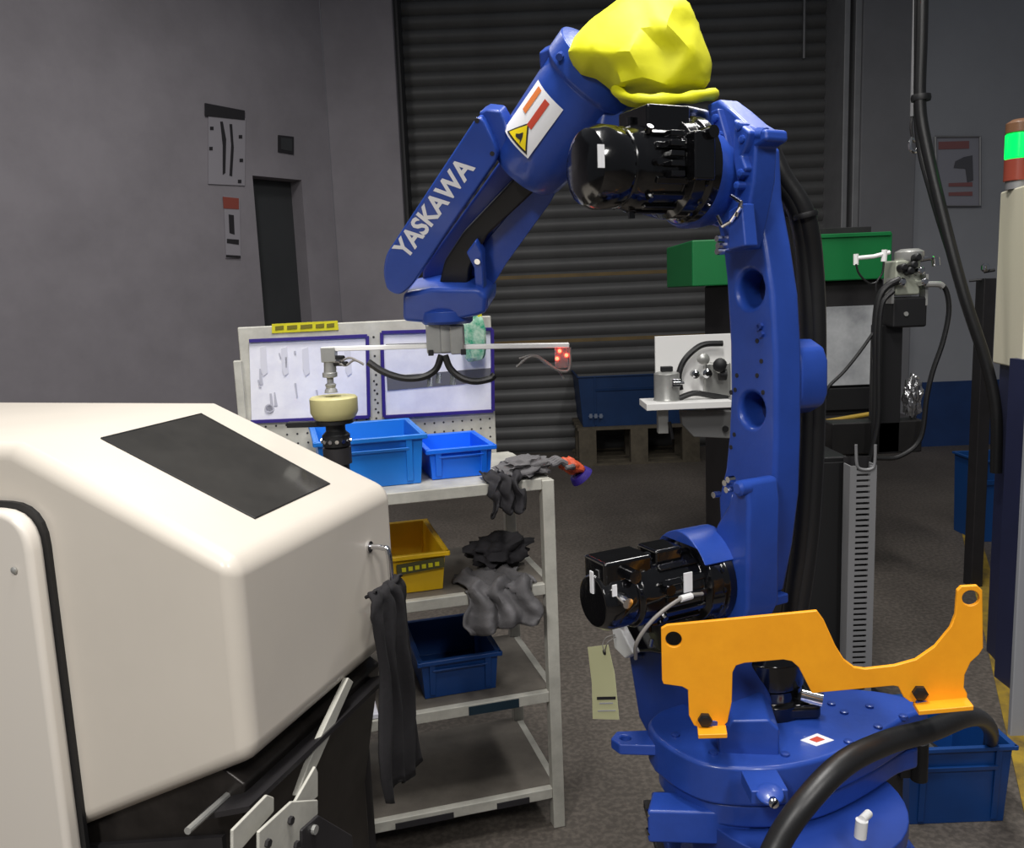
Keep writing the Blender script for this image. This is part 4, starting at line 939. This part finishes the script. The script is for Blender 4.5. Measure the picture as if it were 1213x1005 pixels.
obj('cable', MB().tube([atY(x, y, YT-.02) for x, y in [(806, 462), (804, 445), (810, 428), (822, 415), (835, 408), (856, 407)]], .016, 10), RUB, gm)
obj('cable', MB().tube([atY(x, y, YT-.08) for x, y in [(804, 472), (822, 466), (838, 468), (862, 472)]], .015, 10), RUB, gm)
obj('actuator', gb(836, 866, 430, 472, YT-.02, .06), STEEL, gm, bevel=.01)
for x, y, s_ in ((832, 425, .03), (822, 443, .022), (836, 442, .025), (851, 435, .03)):
    q = atY(x, y, YT-.04); obj('fitting', MB().lathe([(s_, 0), (s_, .04), (s_*.5, .05)], q, V((0, -1, 0)), 14), CHROME if s_ < .028 else STEEL, gm)
obj('black_fitting', MB().lathe([(.035, 0), (.035, .05), (.02, .06)], atY(853, 432, YT-.06), V((-.3, -1, 0)), 14).cyl(atY(852, 444, YT-.07), atY(860, 444, YT-.07), .03, seg=12), BLK, gm)
obj('shelf_bracket', MB().prism([atY(x, y, YT-.05) for x, y in [(806, 487), (868, 487), (868, 520), (822, 518), (808, 503)]], V((0, .05, 0))), mat('grey_casting', (118, 118, 118), .5), gm, bevel=.006)
obj('shelf_post', gb(780, 792, 486, 514, YT-.08, .05), STEEL, gm, bevel=.003)
obj('knob', MB().lathe([(.016, 0), (.016, .015)], atY(859, 508, YT-.06), V((0, -1, 0)), 12).cyl(atY(793, 500, YT-.09), atY(797, 520, YT-.09), .009, seg=8), BLK, gm)
# slotted cable duct
YK = 2.75
dk = atY(1018, 650, YK)
du = root('cable_duct', (dk.x, YK, 0), 'tall grey slotted cable duct standing behind the orange bracket', 'cable duct')
xa, xb_ = atY(1004, 700, YK).x, atY(1035, 700, YK).x; zt_ = atY(1020, 552, YK).z
wv = MB().box(xa, xa+.022, YK, YK+.004, 0, zt_).box(xb_-.022, xb_, YK, YK+.004, 0, zt_)
obj('duct_rail', wv, GUTTER, du, smooth=0)
rg = MB(); k = 0; z = .01
while z < zt_-.01:
    rg.box(xa+.02, xb_-.02, YK+.0005, YK+.0035, z, z+.011); z += .0195
obj('duct_rungs', rg, GUTTER, du, smooth=0, kind='stuff')
obj('duct_side', MB().box(xa, xa+.004, YK+.004, YK+.06, 0, zt_).box(xb_-.004, xb_, YK+.004, YK+.06, 0, zt_), GUTTER, du, smooth=0)
obj('duct_back', MB().box(xa, xb_, YK+.056, YK+.06, 0, zt_+.02), DARKM, du, smooth=0)
obj('duct_mouth', MB().tube([atY(x, y, YK) for x, y in [(1014, 527), (1015, 550), (1020, 556), (1031, 556), (1036, 550), (1037, 527)]], .005, 8, 4), TRIMM, du)
# dark control box left of the duct
x0_, x1_ = atY(955, 640, YK+.1).x, atY(1003, 640, YK+.1).x
cb_ = root('control_box', ((x0_+x1_)/2, YK+.25, 0), 'tall matte black control box between robot hoses and grey slotted duct', 'cabinet')
obj('housing', MB().box(x0_-.06, x1_, YK+.1, YK+.45, .0, atY(980, 542, YK+.1).z), BLK, cb_, bevel=.006)
obj('door_panel', MB().box(x0_-.05, x1_-.012, YK+.094, YK+.1, .05, atY(980, 548, YK+.1).z), mat('soft_black_panel', (14, 14, 16), .7), cb_, bevel=.002)
# pneumatic valve station
YV = 3.1
vc = atY(1072, 400, YV)
vs_ = root('valve_station', (vc.x, YV, 0), 'black post with silver pneumatic valve unit and looping black hoses on top', 'valve unit')
obj('post', MB().box(atY(1042, 450, YV).x, atY(1068, 450, YV).x, YV, YV+.09, atY(1050, 538, YV).z, atY(1060, 385, YV).z), BLK, vs_, bevel=.004)
obj('lower_leg', MB().box(atY(1009, 600, YV).x, atY(1030, 600, YV).x, YV+.01, YV+.07, .012, atY(1050, 538, YV).z), BLK, vs_, bevel=.003)
obj('foot_plate', MB().box(vc.x-.25, vc.x-.06, YV-.12, YV+.2, 0, .012), DARKM, vs_, bevel=.003)
obj('valve_base', gb(1057, 1098, 352, 388, YV-.05, .12), BLK, vs_, bevel=.008)
obj('valve_screw', MB().lathe([(.008, 0), (.008, .005)], atY(1073, 372, YV-.05), V((0, -1, 0)), 10), STEEL, vs_)
vb = obj('valve_body', gb(1060, 1090, 308, 350, YV-.04, .1), mat('pale_cast_alloy', (180, 184, 168), .4, .3, var=.2, vscale=30), vs_, bevel=.008)
obj('valve_cap', MB().lathe([(.045, 0), (.05, .01), (.05, .035), (.03, .045)], atY(1077, 310, YV), Z, 20), STEEL, vb, bevel=.002)
for x, y, m in ((1066, 318, BLK), (1078, 315, BLK), (1086, 322, CHROME), (1064, 335, CHROME), (1090, 335, CHROME), (1074, 322, BLK), (1082, 306, BLK)):
    obj('fitting', MB().lathe([(.014, 0), (.014, .03), (.009, .036)], atY(x, y, YV-.04), V((.1, -1, .1)), 12), m, vb)
obj('side_plate', gb(1056, 1059, 330, 360, YV-.05, .05), STEEL, vs_, bevel=.001)
obj('side_plate', gb(1096, 1099, 325, 362, YV-.05, .05), STEEL, vs_, bevel=.001)
obj('elbow_fitting', MB().tube([atY(x, y, YV-.02) for x, y in [(1090, 308), (1102, 306), (1110, 309)]], .009, 10).cyl(atY(1108, 305, YV-.03), atY(1109, 315, YV-.03), .014, seg=12), CHROME, vs_)
sw = obj('arm_rod', MB().tube([atY(x, y, YV-.03) for x, y in [(1014, 306), (1035, 304), (1054, 299)]], .0075, 8, 1).cyl(atY(1014, 301, YV-.03), atY(1014, 314, YV-.03), .009, seg=10).cyl(atY(1048, 296, YV-.03), atY(1047, 310, YV-.03), .010, seg=10), WHITE, vs_, label='white metal arm rod')
def vt(nm, pts, r, m=RUB, dy=0): return obj(nm, MB().tube([atY(x, y, YV-.06+dy) for x, y in pts], r, 10), m, vs_)
vt('thin_wire', [(1014, 313), (1018, 325), (1030, 336), (1040, 334)], .0035)
vt('thin_wire', [(1047, 310), (1045, 324), (1038, 335), (1038, 345)], .0035)
vt('hose', [(1066, 331), (1050, 340), (1041, 355), (1037, 390), (1037, 440), (1036, 500), (1034, 548)], .013)
vt('hose', [(1058, 345), (1046, 358), (1042, 385), (1041, 440), (1040, 500), (1030, 548)], .009, dy=-.02)
vt('hose', [(1096, 337), (1112, 337), (1121, 345), (1124, 370), (1117, 405), (1105, 440), (1098, 470), (1090, 520), (1065, 541), (1038, 543)], .009)
vt('hose_fitting', [(1096, 337), (1112, 337), (1117, 340)], .011, STEEL, -.004)
vt('hose', [(1036, 392), (1020, 415), (1000, 440), (982, 458), (978, 470)], .006)
obj('bag', lump(atY(1081, 470, YV+.04), V((.032, 0, 0)), V((0, .03, 0)), Z*.075, 6, .4, 4, 3), FOIL, vs_, smooth=25, label='crumpled foil wrapping')
obj('cross_bar', gb(985, 1092, 500, 538, YV+.0, .08), mat('dark_oily_steel', (34, 33, 33), .45, .3, var=.3), vs_, bevel=.006)
# ceiling cable
YC = 3.5
cc = root('hanging_cable', atY(1090, 150, YC), 'thick black cable running down from the ceiling to the cabinet with green lamp', 'cable')
obj('thick_cable', MB().tube([atY(x, y, Y) for x, y, Y in [(1094, -60, 3.5), (1092, 40, 3.5), (1090, 120, 3.5), (1097, 170, 3.48), (1118, 260, 3.42), (1142, 350, 3.36), (1168, 430, 3.32), (1180, 490, 3.3), (1180, 560, 3.3)]], .022, 12), RUB, cc)
obj('thin_cable', MB().tube([atY(x, y, Y) for x, y, Y in [(1088, -60, 3.53), (1087, 60, 3.53), (1088, 160, 3.53), (1104, 230, 3.46), (1132, 320, 3.4), (1160, 400, 3.34), (1176, 470, 3.32)]], .014, 10), RUB, cc)
obj('cable_tie', MB().lathe([(.036, -.012), (.038, 0), (.036, .012)], atY(1091, 116, 3.51), Z, 16), BLK, cc)
dp = root('drop_rod', atY(1083, 100, 3.6), 'thin pale conduit with a dangling hook beside the thick ceiling cable', 'conduit')
obj('rod', MB().cyl(atY(1086, -60, 3.6), atY(1081, 138, 3.6), .010, seg=10), TRIMM, dp)
obj('chain', MB().tube([atY(x, y, 3.6) for x, y in [(1081, 136), (1079, 150), (1081, 165)]], .006, 8), DARKM, dp)
obj('hook', MB().tube([atY(x, y, 3.59) for x, y in [(1081, 163), (1078, 170), (1079, 178), (1085, 180), (1088, 174)]], .0075, 8).cyl(atY(1080, 166, 3.59), atY(1087, 168, 3.59), .008, seg=8), CHROME, dp)
# right machine cabinet with beacon
X0f, X0n = atY(1180, 330, 3.45), atY(1216, 330, 3.15)
zc1, zc0 = atY(1180, 228, 3.45).z, atY(1180, 430, 3.45).z
cab = root('machine_cabinet', (X0f.x+.35, 3.3, 0), 'cabinet with cream upper box, navy body and signal lamp at the right edge', 'cabinet')
def quadbox(pa, pb, wx, z0, z1):
    a, b = V((pa.x, pa.y, 0)), V((pb.x, pb.y, 0)); w_ = V((wx, 0, 0))
    return MB().hexa([p+Z*z0 for p in (b, b+w_, a+w_, a)]+[p+Z*z1 for p in (b, b+w_, a+w_, a)])
obj('upper_box', quadbox(X0f, X0n, .5, zc0, zc1), CABC, cab, bevel=.008, label='cream upper box')
obj('body', quadbox(X0f+V((.03, 0, 0)), X0n+V((.03, 0, 0)), .45, 0, zc0), CABN, cab, bevel=.006, label='navy lower body')
nb = atY(1206, 700, 2.75)
obj('corner_post', MB().box(nb.x, nb.x+.5, 2.75, 2.77, 0, atY(1206, 425, 2.75).z), CABG, cab, bevel=.004, label='light grey corner panel')
obj('side_link', MB().box(nb.x+.2, nb.x+.45, 2.77, 3.2, .0, atY(1206, 440, 2.75).z), CABN, cab)
bc_ = atY(1199, 226, 3.34); bcx = V((bc_.x+.02, bc_.y, zc1))
def zz(y): return atY(1199, y, 3.34).z
bpx = bcx.x; 
be = obj('signal_lamp', MB().cyl((bpx, bcx.y, zc1-.002), (bpx, bcx.y, zz(215)), .042, seg=24), TRIMM, cab)
obj('red_lens', MB().lathe([(.05, 0), (.05, zz(188)-zz(215)-.003)], (bpx, bcx.y, zz(215)), Z, 28), REDB, be, bevel=.003, label='unlit red lens')
obj('green_lens', MB().lathe([(.05, 0), (.05, zz(158)-zz(188)-.003)], (bpx, bcx.y, zz(188)), Z, 28), GRNL, be, bevel=.003, label='lit green lens')
obj('amber_lens', MB().lathe([(.05, 0), (.05, zz(146)-zz(158)), (.03, zz(142)-zz(158))], (bpx, bcx.y, zz(158)), Z, 28), AMBL, be, bevel=.003)
# slim post with lever left of the cabinet
lv = atY(1167, 450, 4.2)
lp_ = root('lever_post', (lv.x, 4.2, 0), 'dark slim post with a bright lever cap left of the cream cabinet', 'post')
obj('post', MB().box(lv.x-.025, lv.x+.035, 4.2, 4.28, 0, atY(1167, 330, 4.2).z), DARKM, lp_, bevel=.004)
obj('lever_cap', MB().lathe([(.012, 0), (.02, .01), (.02, .03), (.008, .04)], atY(1167, 322, 4.2), Z, 14), CHROME, lp_)
obj('lever_arm', MB().cyl(atY(1166, 322, 4.2), atY(1178, 320, 4.2), .008, seg=8).cyl(atY(1148, 333, 4.25), atY(1168, 331, 4.22), .006, seg=8), TRIMD, lp_)
# blue upright bin near the yellow line, low bins
def bin_at(px0, px1, ytop, ybot, Y, Wy, m, label, ang_=0):
    a, b = atY(px0, ytop, Y), atY(px1, ytop, Y); c = (a+b)/2; H = c.z; c = V((c.x, Y+Wy/2, 0))
    return bin_('storage_bin', label, 'bin', c, ang_, b.x-a.x, Wy, H, m, group='blue plastic bins')
bin_at(1162, 1208, 545, 650, 4.95, .3, mat('blue_tub_plastic', (14, 74, 142), .5), 'tall blue tub beside the yellow floor line and navy cabinet')
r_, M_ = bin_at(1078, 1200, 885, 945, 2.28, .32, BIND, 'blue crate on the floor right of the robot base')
# dark parts lying inside the crate
cc_ = r_.location
tag(obj('rubber_coil', MB().tube([V((cc_.x-.05+.07*math.cos(t), cc_.y+.0+.08*math.sin(t), cc_.z+.05+.012*t)) for t in [i*.5 for i in range(22)]], .02, 10, 3), RUB, base=cc_+Z*.08), 'coiled black hose lying in the blue floor crate', 'hose')
# dark crate heap by the right wall
q = onz(1150, 520, 0)
tag(obj('equipment_case', MB().box(q.x-.35, q.x+.35, 6.3, 6.8, 0, .34).box(q.x-.30, q.x+.30, 6.33, 6.77, .34, .40).box(q.x-.1, q.x+.1, 6.285, 6.3, .2, .26), BLK, base=(q.x, 6.55, 0), bevel=.01), 'low black equipment case on the floor before the blue wall band', 'case')
# dark machine foot at the bottom right of the robot base
q = atY(1056, 960, 1.92)
mf = root('cable_support', (q.x, 1.96, 0), 'dark steel cable support post standing right of the robot base', 'support')
obj('post', MB().box(q.x-.02, q.x+.028, 1.92, 1.98, .01, atY(1052, 850, 1.92).z), DARKM, mf, bevel=.003)
obj('foot_plate', MB().box(q.x-.09, q.x+.09, 1.88, 2.04, 0, .01), DARKM, mf, bevel=.002)
obj('clamp', MB().box(q.x+.01, q.x+.075, 1.90, 1.97, atY(1052, 918, 1.92).z, atY(1052, 905, 1.92).z).cyl(V((q.x+.055, 1.9, atY(1052, 912, 1.9).z-.03)), V((q.x+.055, 1.9, atY(1052, 912, 1.9).z+.07)), .02, seg=14), BLK, mf, bevel=.002)
pgm = MB().cyl(atY(1019, 992, 1.272), atY(1021, 972, 1.272), .010, seg=14).cyl(atY(1021, 972, 1.272), atY(1029, 964, 1.29), .007, seg=12)
obj('white_plug', pgm, FOAMW, base, label='white cable plug')
